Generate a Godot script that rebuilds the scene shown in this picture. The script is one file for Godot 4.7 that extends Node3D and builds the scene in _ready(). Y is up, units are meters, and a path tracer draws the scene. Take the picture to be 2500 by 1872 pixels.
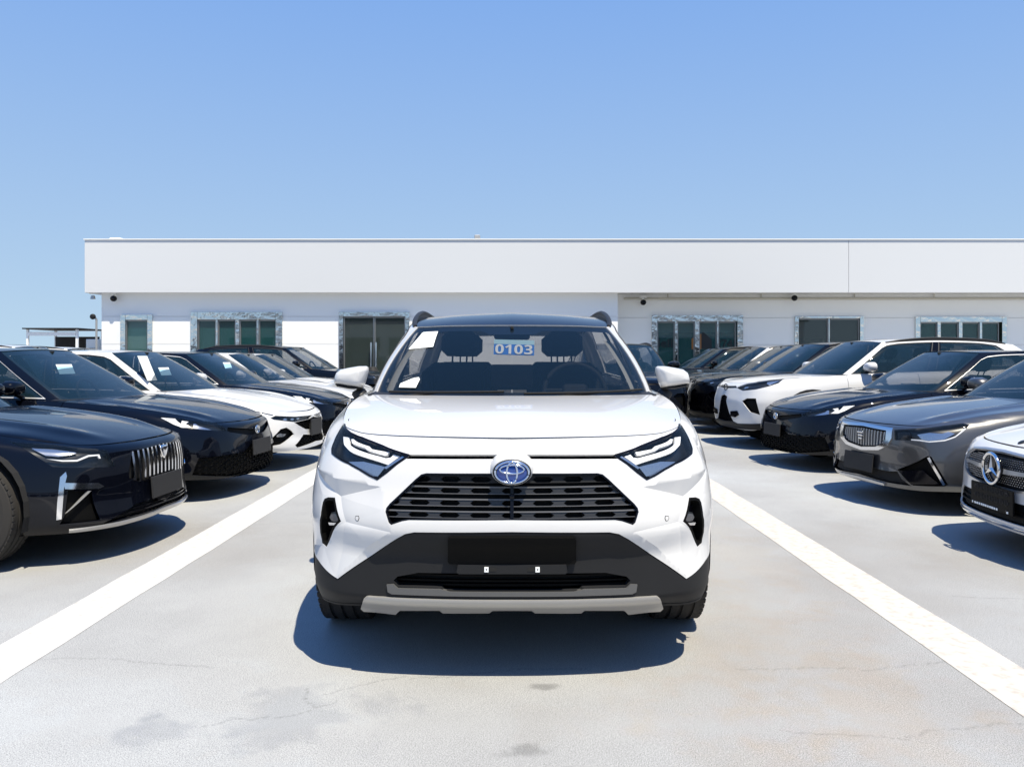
extends Node3D

# ---------------------------------------------------------------- curves and surfaces
class Spl:
	var x: PackedFloat64Array
	var y: PackedFloat64Array
	var m: PackedFloat64Array
	func _init(xs: Array, ys: Array, mono := true, sym0 := false, sym1 := false) -> void:
		x = PackedFloat64Array(xs)
		y = PackedFloat64Array(ys)
		var n := x.size()
		m.resize(n)
		var h := PackedFloat64Array()
		var d := PackedFloat64Array()
		for i in n - 1:
			h.append(x[i + 1] - x[i])
			d.append((y[i + 1] - y[i]) / (x[i + 1] - x[i]))
		m[0] = 0.0 if sym0 else d[0]
		m[n - 1] = 0.0 if sym1 else d[n - 2]
		for i in range(1, n - 1):
			if mono:
				if d[i - 1] * d[i] <= 0.0:
					m[i] = 0.0
				else:
					var w1 := 2.0 * h[i] + h[i - 1]
					var w2 := h[i] + 2.0 * h[i - 1]
					m[i] = (w1 + w2) / (w1 / d[i - 1] + w2 / d[i])
			else:
				m[i] = (h[i] * d[i - 1] + h[i - 1] * d[i]) / (h[i] + h[i - 1])
	func at(q: float) -> float:
		var n := x.size()
		var i := 0
		while i < n - 2 and q >= x[i + 1]:
			i += 1
		var h := x[i + 1] - x[i]
		var t := (q - x[i]) / h
		if t < 0.0:
			return y[i] + m[i] * h * t
		if t > 1.0:
			return y[i + 1] + m[i + 1] * h * (t - 1.0)
		var r := 1.0 - t
		return y[i] * (1.0 + 2.0 * t) * r * r + m[i] * h * t * r * r + y[i + 1] * t * t * (3.0 - 2.0 * t) - m[i + 1] * h * t * t * r
	func cl(q: float) -> float:
		return at(clampf(q, x[0], x[x.size() - 1]))

class Surf:   # a surface sampled on a grid of (u, v)
	var u0 := 0.0
	var v0 := 0.0
	var du := 1.0
	var dv := 1.0
	var nu := 0
	var nv := 0
	var p := PackedVector3Array()
	var n := PackedVector3Array()
	var facets := []      # flat pressed-in triangles of [u, v, depth]
	var planes := []      # the depth plane of each: a * u + b * v + c
	var lo := Vector2.ZERO
	var hi := Vector2.ZERO
	var plane := Vector3.ZERO   # when set, the plane in use for the whole sheet
	func press(fs: Array) -> void:
		facets = fs
		lo = Vector2(9, 9)
		hi = Vector2(-9, -9)
		for q in fs:
			var d: float = (q[1][1] - q[2][1]) * (q[0][0] - q[2][0]) + (q[2][0] - q[1][0]) * (q[0][1] - q[2][1])
			var ax: float = ((q[1][1] - q[2][1]) * q[0][2] + (q[2][1] - q[0][1]) * q[1][2] + (q[0][1] - q[1][1]) * q[2][2]) / d
			var ay: float = ((q[2][0] - q[1][0]) * q[0][2] + (q[0][0] - q[2][0]) * q[1][2] + (q[1][0] - q[0][0]) * q[2][2]) / d
			planes.append(Vector3(ax, ay, q[0][2] - ax * q[0][0] - ay * q[0][1]))
			for v in q:
				lo = lo.min(Vector2(v[0], v[1]))
				hi = hi.max(Vector2(v[0], v[1]))
	func which(u: float, v: float) -> int:
		if facets.is_empty() or u < lo.x or u > hi.x or v < lo.y or v > hi.y:
			return -1
		for i in facets.size():
			var q: Array = facets[i]
			if Geometry2D.point_is_inside_triangle(Vector2(u, v), Vector2(q[0][0], q[0][1]), Vector2(q[1][0], q[1][1]), Vector2(q[2][0], q[2][1])):
				return i
		return -1
	func depth(u: float, v: float) -> float:
		if plane != Vector3.ZERO:
			return plane.x * u + plane.y * v + plane.z
		var i := which(u, v)
		return 0.0 if i < 0 else planes[i].x * u + planes[i].y * v + planes[i].z
	func setup(a: float, b: float, na: int, c: float, d: float, nb: int) -> void:
		u0 = a
		v0 = c
		nu = na
		nv = nb
		du = (b - a) / na
		dv = (d - c) / nb
		p.resize((na + 1) * (nb + 1))
	func put(i: int, j: int, q: Vector3) -> void:
		p[i * (nv + 1) + j] = q
	func normals(flip := 1.0, sym0 := true, sym1 := true) -> void:
		n.resize(p.size())
		for i in nu + 1:
			for j in nv + 1:
				var a := p[mini(i + 1, nu) * (nv + 1) + j] - p[maxi(i - 1, 0) * (nv + 1) + j]
				var b := p[i * (nv + 1) + mini(j + 1, nv)] - p[i * (nv + 1) + maxi(j - 1, 0)]
				var c := a.cross(b) * flip
				if (i == 0 and sym0) or (i == nu and sym1):
					c.x = 0.0
				n[i * (nv + 1) + j] = c.normalized() if c.length_squared() > 1e-16 else Vector3.UP
	func at(u: float, v: float, off := 0.0) -> Vector3:
		var a := clampf((u - u0) / du, 0.0, nu - 0.0001)
		var b := clampf((v - v0) / dv, 0.0, nv - 0.0001)
		var i := int(a)
		var j := int(b)
		a -= i
		b -= j
		var k := i * (nv + 1) + j
		var k2 := k + nv + 1
		var q := (p[k] * (1.0 - b) + p[k + 1] * b) * (1.0 - a) + (p[k2] * (1.0 - b) + p[k2 + 1] * b) * a
		off -= depth(u, v)
		if off != 0.0:
			q += off * ((n[k] * (1.0 - b) + n[k + 1] * b) * (1.0 - a) + (n[k2] * (1.0 - b) + n[k2 + 1] * b) * a).normalized()
		return q
	func nat(u: float, v: float) -> Vector3:
		var pl := plane
		if pl == Vector3.ZERO:
			var w := which(u, v)
			if w >= 0:
				pl = planes[w]
		if pl != Vector3.ZERO:
			var keep := plane
			plane = pl
			var t := at(u + 0.012, v) - at(u - 0.012, v)
			var s := at(u, v + 0.008) - at(u, v - 0.008)
			plane = keep
			return t.cross(s).normalized()
		var a := clampf((u - u0) / du, 0.0, nu - 0.0001)
		var b := clampf((v - v0) / dv, 0.0, nv - 0.0001)
		var i := int(a)
		var j := int(b)
		a -= i
		b -= j
		var k := i * (nv + 1) + j
		var k2 := k + nv + 1
		return ((n[k] * (1.0 - b) + n[k + 1] * b) * (1.0 - a) + (n[k2] * (1.0 - b) + n[k2 + 1] * b) * a).normalized()

class Mb:   # collects triangles with normals; faces turn to agree with their normals
	var v := PackedVector3Array()
	var n := PackedVector3Array()
	func tri(a: Vector3, b: Vector3, c: Vector3, na: Vector3, nb: Vector3, nc: Vector3) -> void:
		var g := (b - a).cross(c - a)
		if g.length_squared() < 1e-18:
			return
		if g.dot(na + nb + nc) > 0.0:
			v.append_array(PackedVector3Array([a, c, b]))
			n.append_array(PackedVector3Array([na, nc, nb]))
		else:
			v.append_array(PackedVector3Array([a, b, c]))
			n.append_array(PackedVector3Array([na, nb, nc]))
	func quad(a: Vector3, b: Vector3, c: Vector3, d: Vector3, na: Vector3, nb: Vector3, nc: Vector3, nd: Vector3) -> void:
		tri(a, b, c, na, nb, nc)
		tri(a, c, d, na, nc, nd)
	func flat(a: Vector3, b: Vector3, c: Vector3, d: Vector3, out: Vector3) -> void:
		var g := (c - a).cross(d - b).normalized()
		if g.dot(out) < 0.0:
			g = -g
		quad(a, b, c, d, g, g, g, g)
	func box(c: Vector3, s: Vector3, bev := 0.0, tr := Transform3D()) -> void:   # bevelled box
		var h := s * 0.5
		var e := minf(bev, minf(h.x, minf(h.y, h.z)) * 0.95)
		for ax in 3:
			for sg in [-1.0, 1.0]:
				var w := Vector3()
				w[ax] = sg
				var i := (ax + 1) % 3
				var j := (ax + 2) % 3
				var q := []
				for k in [[-1, -1], [1, -1], [1, 1], [-1, 1]]:
					var r := Vector3()
					r[ax] = sg * h[ax]
					r[i] = k[0] * (h[i] - e)
					r[j] = k[1] * (h[j] - e)
					q.append(tr * (c + r))
				var nn := (tr.basis * w).normalized()
				quad(q[0], q[1], q[2], q[3], nn, nn, nn, nn)
		if e <= 0.0:
			return
		for ax in 3:
			var i := (ax + 1) % 3
			var j := (ax + 2) % 3
			for si in [-1.0, 1.0]:
				for sj in [-1.0, 1.0]:
					var q := []
					for k in [[-1, 0], [1, 0], [1, 1], [-1, 1]]:
						var r := Vector3()
						r[ax] = k[0] * (h[ax] - e)
						r[i] = si * (h[i] - (0.0 if k[1] == 0 else e))
						r[j] = sj * (h[j] - (e if k[1] == 0 else 0.0))
						q.append(tr * (c + r))
					var ni := Vector3()
					ni[i] = si
					var nj := Vector3()
					nj[j] = sj
					ni = tr.basis * ni
					nj = tr.basis * nj
					quad(q[0], q[1], q[2], q[3], ni, ni, nj, nj)
		for sx in [-1.0, 1.0]:
			for sy in [-1.0, 1.0]:
				for sz in [-1.0, 1.0]:
					var k := Vector3(sx * h.x, sy * h.y, sz * h.z)
					var a := tr * (c + k - Vector3(0, sy * e, sz * e))
					var b := tr * (c + k - Vector3(sx * e, 0, sz * e))
					var d := tr * (c + k - Vector3(sx * e, sy * e, 0))
					tri(a, b, d, tr.basis * Vector3(sx, 0, 0), tr.basis * Vector3(0, sy, 0), tr.basis * Vector3(0, 0, sz))
	func tube(pts: Array, r: float, sides := 8, rx := 0.0) -> void:   # a round bar along a path (rx: other half-width)
		var rings := []
		var ups := []
		for i in pts.size():
			var t: Vector3 = (pts[mini(i + 1, pts.size() - 1)] - pts[maxi(i - 1, 0)]).normalized()
			var a := t.cross(Vector3.UP if absf(t.y) < 0.9 else Vector3.RIGHT).normalized()
			var b := a.cross(t).normalized()
			var ring := []
			var nr := []
			for k in sides + 1:
				var w := TAU * k / sides
				ring.append(pts[i] + a * cos(w) * (rx if rx > 0.0 else r) + b * sin(w) * r)
				nr.append(a * cos(w) + b * sin(w))
			rings.append(ring)
			ups.append(nr)
		for i in pts.size() - 1:
			for k in sides:
				quad(rings[i][k], rings[i + 1][k], rings[i + 1][k + 1], rings[i][k + 1], ups[i][k], ups[i + 1][k], ups[i + 1][k + 1], ups[i][k + 1])
		for e in [0, pts.size() - 1]:
			var t: Vector3 = (pts[0] - pts[1] if e == 0 else pts[e] - pts[e - 1]).normalized()
			for k in sides:
				tri(pts[e], rings[e][k], rings[e][k + 1], t, t, t)
	func lathe(prof: Array, seg: int, tr := Transform3D()) -> void:   # profile of [axial, radius] turned about x
		for i in prof.size() - 1:
			var a: Array = prof[i]
			var b: Array = prof[i + 1]
			var d := Vector2(b[0] - a[0], b[1] - a[1])
			var nr := Vector2(-d.y, d.x).normalized()   # (axial, radial)
			for k in seg:
				var q := []
				var m := []
				for w in [k, k + 1]:
					var t: float = TAU * w / seg
					var e := Vector3(0, cos(t), sin(t))
					q.append(tr * (Vector3(a[0], 0, 0) + e * a[1]))
					q.append(tr * (Vector3(b[0], 0, 0) + e * b[1]))
					m.append(tr.basis * (Vector3(nr.x, 0, 0) + e * nr.y))
				quad(q[0], q[1], q[3], q[2], m[0], m[0], m[1], m[1])
	func mesh(side := 1) -> ArrayMesh:   # 1 as built, -1 its mirror image, 0 both
		var vv := PackedVector3Array()
		var nn := PackedVector3Array()
		if side >= 0:
			vv.append_array(v)
			nn.append_array(n)
		if side <= 0:
			var k := 0
			while k < v.size():
				for q in [0, 2, 1]:
					vv.append(Vector3(-v[k + q].x, v[k + q].y, v[k + q].z))
					nn.append(Vector3(-n[k + q].x, n[k + q].y, n[k + q].z))
				k += 3
		var ar := []
		ar.resize(Mesh.ARRAY_MAX)
		ar[Mesh.ARRAY_VERTEX] = vv
		ar[Mesh.ARRAY_NORMAL] = nn
		var am := ArrayMesh.new()
		if vv.size() > 0:
			am.add_surface_from_arrays(Mesh.PRIMITIVE_TRIANGLES, ar)
		return am

func pv(pts: Array) -> PackedVector2Array:
	var o := PackedVector2Array()
	for q in pts:
		o.append(Vector2(q[0], q[1]))
	return o

# a sheet of the surface inside the outlines and outside the holes, with turned-in edges
func skin(mb: Mb, sf: Surf, outer: Array, holes: Array, off: float, step: Vector2, skirt: float) -> void:
	for op in outer:
		var poly: PackedVector2Array = op if op is PackedVector2Array else pv(op)
		var hs := []
		for h in holes:
			hs.append(h if h is PackedVector2Array else pv(h))
		var lo := poly[0]
		var hi := poly[0]
		for q in poly:
			lo = lo.min(q)
			hi = hi.max(q)
		var c0 := Vector2i((lo / step).floor())
		var c1 := Vector2i((hi / step).floor())
		var w := c1.x - c0.x + 1
		var ht := c1.y - c0.y + 1
		var mark := PackedByteArray()
		mark.resize(w * ht)
		for pi in hs.size() + 1:
			var pl: PackedVector2Array = poly if pi == 0 else hs[pi - 1]
			for k in pl.size():
				var a := pl[k]
				var b := pl[(k + 1) % pl.size()]
				var l := ((b - a) / step).length()
				var m := maxi(1, int(ceil(l * 8.0)))
				for t in m + 1:
					var q := a.lerp(b, float(t) / m) / step
					for ox in [-0.03, 0.03]:
						for oy in [-0.03, 0.03]:
							var ci := int(floor(q.x + ox)) - c0.x
							var cj := int(floor(q.y + oy)) - c0.y
							if ci >= 0 and cj >= 0 and ci < w and cj < ht:
								mark[ci * ht + cj] = mark[ci * ht + cj] | (1 if pi == 0 else 2)
		for ci in w:
			for cj in ht:
				var a := Vector2(c0.x + ci, c0.y + cj) * step
				var rect := PackedVector2Array([a, a + Vector2(step.x, 0), a + step, a + Vector2(0, step.y)])
				var mid := a + step * 0.5
				var mk := mark[ci * ht + cj]
				if mk == 0:
					if not Geometry2D.is_point_in_polygon(mid, poly):
						continue
					var inside := false
					for h in hs:
						if Geometry2D.is_point_in_polygon(mid, h):
							inside = true
							break
					if not inside:
						_fan(mb, sf, rect, off)
					continue
				var pieces: Array = [rect]
				if mk & 1:
					pieces = Geometry2D.intersect_polygons(rect, poly)
				elif not Geometry2D.is_point_in_polygon(mid, poly):
					continue
				for h in hs:
					var nx := []
					for q in pieces:
						nx.append_array(Geometry2D.clip_polygons(q, h))
					pieces = nx
				for q in pieces:
					if q.size() == 3 or q.size() == 4 and mk == 0:
						_fan(mb, sf, q, off)
					else:
						var ix := Geometry2D.triangulate_polygon(q)
						if ix.is_empty():
							_fan(mb, sf, q, off)
						for k in range(0, ix.size(), 3):
							_fan(mb, sf, PackedVector2Array([q[ix[k]], q[ix[k + 1]], q[ix[k + 2]]]), off)
		if skirt > 0.0:
			for pi in hs.size() + 1:
				rim(mb, sf, poly if pi == 0 else hs[pi - 1], poly, skirt, off, step, pi > 0)

# a turned-in edge along a closed outline
func rim(mb: Mb, sf: Surf, line_of: Variant, within: PackedVector2Array, skirt: float, off := 0.0, step := Vector2(0.03, 0.03), hole := true) -> void:
	var pl: PackedVector2Array = line_of if line_of is PackedVector2Array else pv(line_of)
	var mid := Vector2.ZERO
	for q in pl:
		mid += q / pl.size()
	var c := sf.at(mid.x, mid.y)
	for k in pl.size():
		var a := pl[k]
		var b := pl[(k + 1) % pl.size()]
		if absf(a.x) < 1e-4 and absf(b.x) < 1e-4:
			continue
		var m := maxi(1, int(ceil(((b - a) / step).length())))
		for t in m:
			var p := a.lerp(b, float(t) / m)
			var q := a.lerp(b, float(t + 1) / m)
			if hole and not Geometry2D.is_point_in_polygon((p + q) * 0.5, within):
				continue
			var p0 := sf.at(p.x, p.y, off)
			mb.flat(p0, sf.at(q.x, q.y, off), sf.at(q.x, q.y, off - skirt), sf.at(p.x, p.y, off - skirt), (p0 - c) * (-1.0 if hole else 1.0))

func _fan(mb: Mb, sf: Surf, q: PackedVector2Array, off: float) -> void:
	var a := sf.at(q[0].x, q[0].y, off)
	var na := sf.nat(q[0].x, q[0].y)
	var b := sf.at(q[1].x, q[1].y, off)
	var nb := sf.nat(q[1].x, q[1].y)
	for k in range(2, q.size()):
		var c := sf.at(q[k].x, q[k].y, off)
		var nc := sf.nat(q[k].x, q[k].y)
		mb.tri(a, b, c, na, nb, nc)
		b = c
		nb = nc

# a polygon in the x-y plane blown up into a rounded solid
func puff(mb: Mb, out: Array, z: float, front: float, back: float, rings := 5, lean := Vector2.ZERO) -> void:
	var c := Vector2.ZERO
	for q in out:
		c += Vector2(q[0], q[1]) / out.size()
	var rows := []
	for i in range(-rings, rings + 1):
		var t := PI * 0.5 * i / rings
		var k := pow(cos(t), 0.55) if absi(i) < rings else 0.0
		var zz := z + sin(t) * (front if i > 0 else back)
		var row := PackedVector3Array()
		for q in out:
			var d := (Vector2(q[0], q[1]) - c) * k
			row.append(Vector3(c.x + d.x + lean.x * (zz - z), c.y + d.y + lean.y * (zz - z), zz))
		rows.append(row)
	var nrm := []
	var m := out.size()
	for i in rows.size():
		var nr := PackedVector3Array()
		for k in m:
			var a: Vector3 = rows[i][(k + 1) % m] - rows[i][(k + m - 1) % m]
			var b: Vector3 = rows[mini(i + 1, rows.size() - 1)][k] - rows[maxi(i - 1, 0)][k]
			var g := a.cross(b)
			var o: Vector3 = rows[i][k] - Vector3(c.x, c.y, z)
			if g.length_squared() < 1e-14:
				g = Vector3(0, 0, signf(o.z))
			g = g.normalized()
			nr.append(g if g.dot(o) > 0.0 else -g)
		nrm.append(nr)
	for i in rows.size() - 1:
		for k in m:
			var k2 := (k + 1) % m
			mb.quad(rows[i][k], rows[i][k2], rows[i + 1][k2], rows[i + 1][k], nrm[i][k], nrm[i][k2], nrm[i + 1][k2], nrm[i + 1][k])

# a flat polygon with thickness in the plane of (right, up) about a point
func plate(mb: Mb, pts: Array, o: Vector3, rt: Vector3, up: Vector3, thick: float) -> void:
	var poly := pv(pts)
	var nn := rt.cross(up).normalized()
	var ix := Geometry2D.triangulate_polygon(poly)
	var w := []
	var c := Vector3.ZERO
	for q in poly:
		w.append(o + rt * q.x + up * q.y)
		c += w[-1] / poly.size()
	for k in range(0, ix.size(), 3):
		mb.tri(w[ix[k]], w[ix[k + 1]], w[ix[k + 2]], nn, nn, nn)
		if thick > 0.0:
			mb.tri(w[ix[k]] - nn * thick, w[ix[k + 1]] - nn * thick, w[ix[k + 2]] - nn * thick, -nn, -nn, -nn)
	if thick > 0.0:
		for k in w.size():
			var a: Vector3 = w[k]
			var b: Vector3 = w[(k + 1) % w.size()]
			var e := poly[(k + 1) % poly.size()] - poly[k]
			var out := (rt * e.y - up * e.x).normalized()
			if not Geometry2D.is_polygon_clockwise(poly):
				pass
			else:
				out = -out
			mb.quad(a, b, b - nn * thick, a - nn * thick, out, out, out, out)

# ---------------------------------------------------------------- scene tree helpers
var used := {}
var M := {}

func numbered(called: String) -> String:
	used[called] = used.get(called, -1) + 1
	return called if used[called] == 0 else "%s_%03d" % [called, used[called]]

func tag(o: Node3D, label: String, category := "", group := "", kind := "") -> Node3D:
	if label:
		o.set_meta("label", label)
	if category:
		o.set_meta("category", category)
	if group:
		o.set_meta("group", group)
	if kind:
		o.set_meta("kind", kind)
	return o

func thing(called: String, label: String, category: String, at := Vector3.ZERO, turn := 0.0, group := "") -> Node3D:
	var o := Node3D.new()
	o.name = numbered(called)
	add_child(o)
	o.position = at
	o.rotation.y = turn
	tag(o, label, category, group)
	return o

func part(parent: Node, called: String, mesh: Mesh, mat: Material) -> MeshInstance3D:
	var o := MeshInstance3D.new()
	var k := 0
	var nm := called
	while parent.has_node(nm):
		k += 1
		nm = "%s_%03d" % [called, k]
	o.name = nm
	o.mesh = mesh
	o.material_override = mat
	parent.add_child(o)
	return o

func bx(parent: Node, called: String, c: Vector3, s: Vector3, mat: Material, bev := 0.0) -> MeshInstance3D:
	var mb := Mb.new()
	mb.box(c, s, bev)
	return part(parent, called, mb.mesh(), mat)

func mat(col: Color, rough: float, metal := 0.0, coat := 0.0) -> StandardMaterial3D:
	var m := StandardMaterial3D.new()
	m.albedo_color = col.linear_to_srgb()
	m.roughness = rough
	m.metallic = metal
	if coat > 0.0:
		m.clearcoat_enabled = true
		m.clearcoat = coat
		m.clearcoat_roughness = 0.02
	return m

func glass(col: Color, alpha: float, rough := 0.02) -> StandardMaterial3D:
	var m := StandardMaterial3D.new()
	var c := col.linear_to_srgb()
	m.albedo_color = Color(c.r, c.g, c.b, alpha)
	m.transparency = BaseMaterial3D.TRANSPARENCY_ALPHA
	m.roughness = rough
	m.metallic_specular = 0.5
	return m

func text(parent: Node, called: String, words: String, size: float, o: Vector3, basis: Basis, m: Material, squash := 1.0, depth := 0.002, font := "Droid Sans", bold := true) -> MeshInstance3D:
	var t := TextMesh.new()
	var f := SystemFont.new()
	f.font_names = PackedStringArray([font])
	f.font_weight = 700 if bold else 400
	t.font = f
	t.text = words
	t.font_size = 64
	t.pixel_size = size / 46.0
	t.depth = depth / squash if squash > 0.0 else depth
	var n := part(parent, called, t, m)
	n.transform = Transform3D(basis.scaled_local(Vector3(squash, 1, 1)), o)
	return n

# ---------------------------------------------------------------- cars
class Car:
	var sp: Dictionary
	var band: Surf
	var green: Surf
	var hood: Surf
	var roof: Surf
	var U := 0.0
	var ulen: Array
	var ytop: Spl
	var lx := PackedFloat64Array()
	var ls := PackedFloat64Array()
	var du := 0.0
	func plan_at(u: float) -> Vector2:
		var a := clampf(u / du, 0.0, lx.size() - 1.001)
		var i := int(a)
		return Vector2(lerpf(lx[i], lx[i + 1], a - i), lerpf(ls[i], ls[i + 1], a - i))
	func u_of_s(s: float) -> float:   # along the flank
		var lo: float = ulen[3]
		var hi: float = ulen[ulen.size() - 4]
		for k in 30:
			var m := (lo + hi) * 0.5
			if plan_at(m).y < s:
				lo = m
			else:
				hi = m
		return (lo + hi) * 0.5

func make_surfs(sp: Dictionary) -> Car:
	var c := Car.new()
	c.sp = sp
	var t := [0.0]
	var px := []
	var ps := []
	for k in sp.plan.size():
		px.append(sp.plan[k][0])
		ps.append(sp.plan[k][1])
		if k > 0:
			t.append(t[-1] + Vector2(px[k] - px[k - 1], ps[k] - ps[k - 1]).length())
	var sx := Spl.new(t, px, false)
	var ss := Spl.new(t, ps, false, true, true)
	var n := 600
	var lens := PackedFloat64Array([0.0])
	var xs := PackedFloat64Array([0.0])
	var sv := PackedFloat64Array([ss.at(0.0)])
	for i in range(1, n + 1):
		var q: float = t[-1] * i / n
		xs.append(sx.at(q))
		sv.append(ss.at(q))
		lens.append(lens[-1] + Vector2(xs[i] - xs[i - 1], sv[i] - sv[i - 1]).length())
	c.U = lens[n]
	c.du = 0.01
	var j := 0
	for k in int(c.U / 0.01) + 2:
		var u := minf(k * 0.01, c.U)
		while j < n - 1 and lens[j + 1] < u:
			j += 1
		var f := (u - lens[j]) / (lens[j + 1] - lens[j])
		c.lx.append(lerpf(xs[j], xs[j + 1], f))
		c.ls.append(lerpf(sv[j], sv[j + 1], f))
	for q in t:
		var a: float = q / t[-1] * n
		var i := mini(int(a), n - 1)
		c.ulen.append(lerpf(lens[i], lens[i + 1], a - i))
	var us := []
	for s in sp.st:
		us.append(c.ulen[s[0]])
	var ky := []
	var ki := []
	var kn: int = sp.st[0][1].size()
	var ymin := 9.0
	var ymax := 0.0
	for k in kn:
		var a := []
		var b := []
		for s in sp.st:
			a.append(s[1][k][0])
			b.append(s[1][k][1])
			ymin = minf(ymin, s[1][k][0])
			ymax = maxf(ymax, s[1][k][0])
		ky.append(Spl.new(us, a))
		ki.append(Spl.new(us, b))
	c.ytop = ky[kn - 1]
	var res: float = sp.get("res", 1.0)
	var nu := int(ceil(c.U / 0.025 * res))
	var nv := int(ceil((ymax - ymin) / 0.0125 * res))
	var b := Surf.new()
	b.setup(0.0, c.U, nu, ymin, ymax, nv)
	for i in nu + 1:
		var u := c.U * i / nu
		var p0 := c.plan_at(u)
		var e := 0.02
		var tg := Vector2(1, 0)
		if u > e and u < c.U - e:
			tg = (c.plan_at(u + e) - c.plan_at(u - e)).normalized()
		elif u > e:
			tg = Vector2(-1, 0)
		var nx := tg.y
		var ns := -tg.x
		var yy := []
		var ii := []
		for k in kn:
			yy.append(ky[k].cl(u))
			ii.append(ki[k].cl(u))
		var pr := Spl.new(yy, ii)
		for jj in nv + 1:
			var y := ymin + b.dv * jj
			var ins := pr.at(y)
			b.put(i, jj, Vector3(p0.x - nx * ins, y, -(p0.y - ns * ins)))
	b.normals(1.0)
	b.press(sp.get("facets", []))
	c.band = b
	# glasshouse
	var g := Surf.new()
	var cols: Array = sp.gh
	var idx := range(cols.size())
	var sg := []
	for k in 6:
		var col := []
		for q in cols:
			col.append(q[k])
		var sy := k % 3 != 0
		sg.append(Spl.new(idx, col, false, sy, sy))
	var gn := (cols.size() - 1) * 16
	g.setup(0.0, cols.size() - 1.0, gn, 0.0, 1.0, 12)
	var bulge: float = sp.get("bulge", 0.03)
	for i in gn + 1:
		var cc := (cols.size() - 1.0) * i / gn
		var q := []
		var qa := []
		var qb := []
		for k in 6:
			q.append(sg[k].cl(cc))
			qa.append(sg[k].cl(cc - 0.05))
			qb.append(sg[k].cl(cc + 0.05))
		var lo := Vector3(q[0], q[2], -q[1])
		var hi := Vector3(q[3], q[5], -q[4])
		var nn := Vector3(qb[1] - qa[1], 0, qb[0] - qa[0]).normalized()
		for jj in 13:
			var v := jj / 12.0
			g.put(i, jj, lo + (hi - lo) * v + nn * (4.0 * bulge * v * (1.0 - v)))
	g.normals(1.0)
	c.green = g
	# bonnet: a patch between the band's upper edge and the cowl
	var hd: Dictionary = sp.hood
	var uc: float = c.ulen[hd.corner]
	var uw: float = c.ulen[hd.cowl]
	var pe := b.at(uw, c.ytop.cl(uw))
	var pc := Vector3(0, hd.c[1], -hd.c[0])
	var f0 := b.at(0.0, c.ytop.cl(0.0))
	var fc := b.at(uc, c.ytop.cl(uc))
	var hs := Surf.new()
	hs.setup(0.0, 1.0, 40, 0.0, 1.0, 40)
	for i in 41:
		var a := i / 40.0
		var ff := b.at(uc * a, c.ytop.cl(uc * a))
		var rr := pc + Vector3(pe.x * a, (pe.y - pc.y) * a * a, (pe.z - pc.z) * a * a)
		for jj in 41:
			var w := jj / 40.0
			var cc = f0.lerp(pc, w) + Vector3.UP * hd.lift * sin(PI * pow(w, 0.7))
			var se := b.at(lerpf(uc, uw, w), c.ytop.cl(lerpf(uc, uw, w)))
			var q = cc * (1.0 - a) + se * a + ff * (1.0 - w) + rr * w - (f0 * (1.0 - a) * (1.0 - w) + fc * a * (1.0 - w) + pc * (1.0 - a) * w + pe * a * w)
			for r in hd.get("ridge", []):   # [a at the front, a at the rear, half-width, height]
				var d := (a - lerpf(r[0], r[1], w)) / float(r[2])
				q.y += r[3] * exp(-d * d) * smoothstep(0.0, 0.25, w) * (1.0 - smoothstep(0.85, 1.0, w))
			hs.put(i, jj, q)
	hs.normals(1.0, true, false)
	c.hood = hs
	# roof
	var rs := Surf.new()
	rs.setup(0.0, 1.0, 24, 0.0, 1.0, 32)
	var tc := 3.0
	var tr := cols.size() - 4.0
	var te := cols.size() - 1.0
	var a0 := g.at(0, 1)
	var a1 := g.at(te, 1)
	var k0 := g.at(tc, 1)
	var k1 := g.at(tr, 1)
	for i in 25:
		var a := i / 24.0
		var ff := g.at(tc * a, 1)
		var rr := g.at(te - (te - tr) * a, 1)
		for jj in 33:
			var w := jj / 32.0
			var cc = a0.lerp(a1, w) + Vector3.UP * sp.roofc * sin(PI * pow(w, 0.8))
			var se := g.at(lerpf(tc, tr, w), 1)
			rs.put(i, jj, cc * (1.0 - a) + se * a + ff * (1.0 - w) + rr * w - (a0 * (1.0 - a) * (1.0 - w) + k0 * a * (1.0 - w) + a1 * (1.0 - a) * w + k1 * a * w))
	rs.normals(1.0, true, false)
	c.roof = rs
	return c

func rect(u0: float, v0: float, u1: float, v1: float) -> PackedVector2Array:
	return PackedVector2Array([Vector2(u0, v0), Vector2(u1, v0), Vector2(u1, v1), Vector2(u0, v1)])

func grow(poly: Array, d: float) -> PackedVector2Array:
	var r := Geometry2D.offset_polygon(pv(poly), d, Geometry2D.JOIN_MITER)
	return r[0] if r.size() else pv(poly)

func line(pts: Array, w: float) -> PackedVector2Array:
	var r := Geometry2D.offset_polyline(pv(pts), w * 0.5, Geometry2D.JOIN_MITER, Geometry2D.END_BUTT)
	return r[0]

func sheet(parent: Node, called: String, sf: Surf, poly: Array, holes: Array, off: float, skirt: float, mt: Material, side := 0, step := Vector2(0.03, 0.03)) -> void:
	var mb := Mb.new()
	skin(mb, sf, poly, holes, off, step, skirt)
	if side == 2:
		part(parent, called, mb.mesh(1), mt)
		part(parent, called, mb.mesh(-1), mt)
	else:
		part(parent, called, mb.mesh(side), mt)

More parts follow.
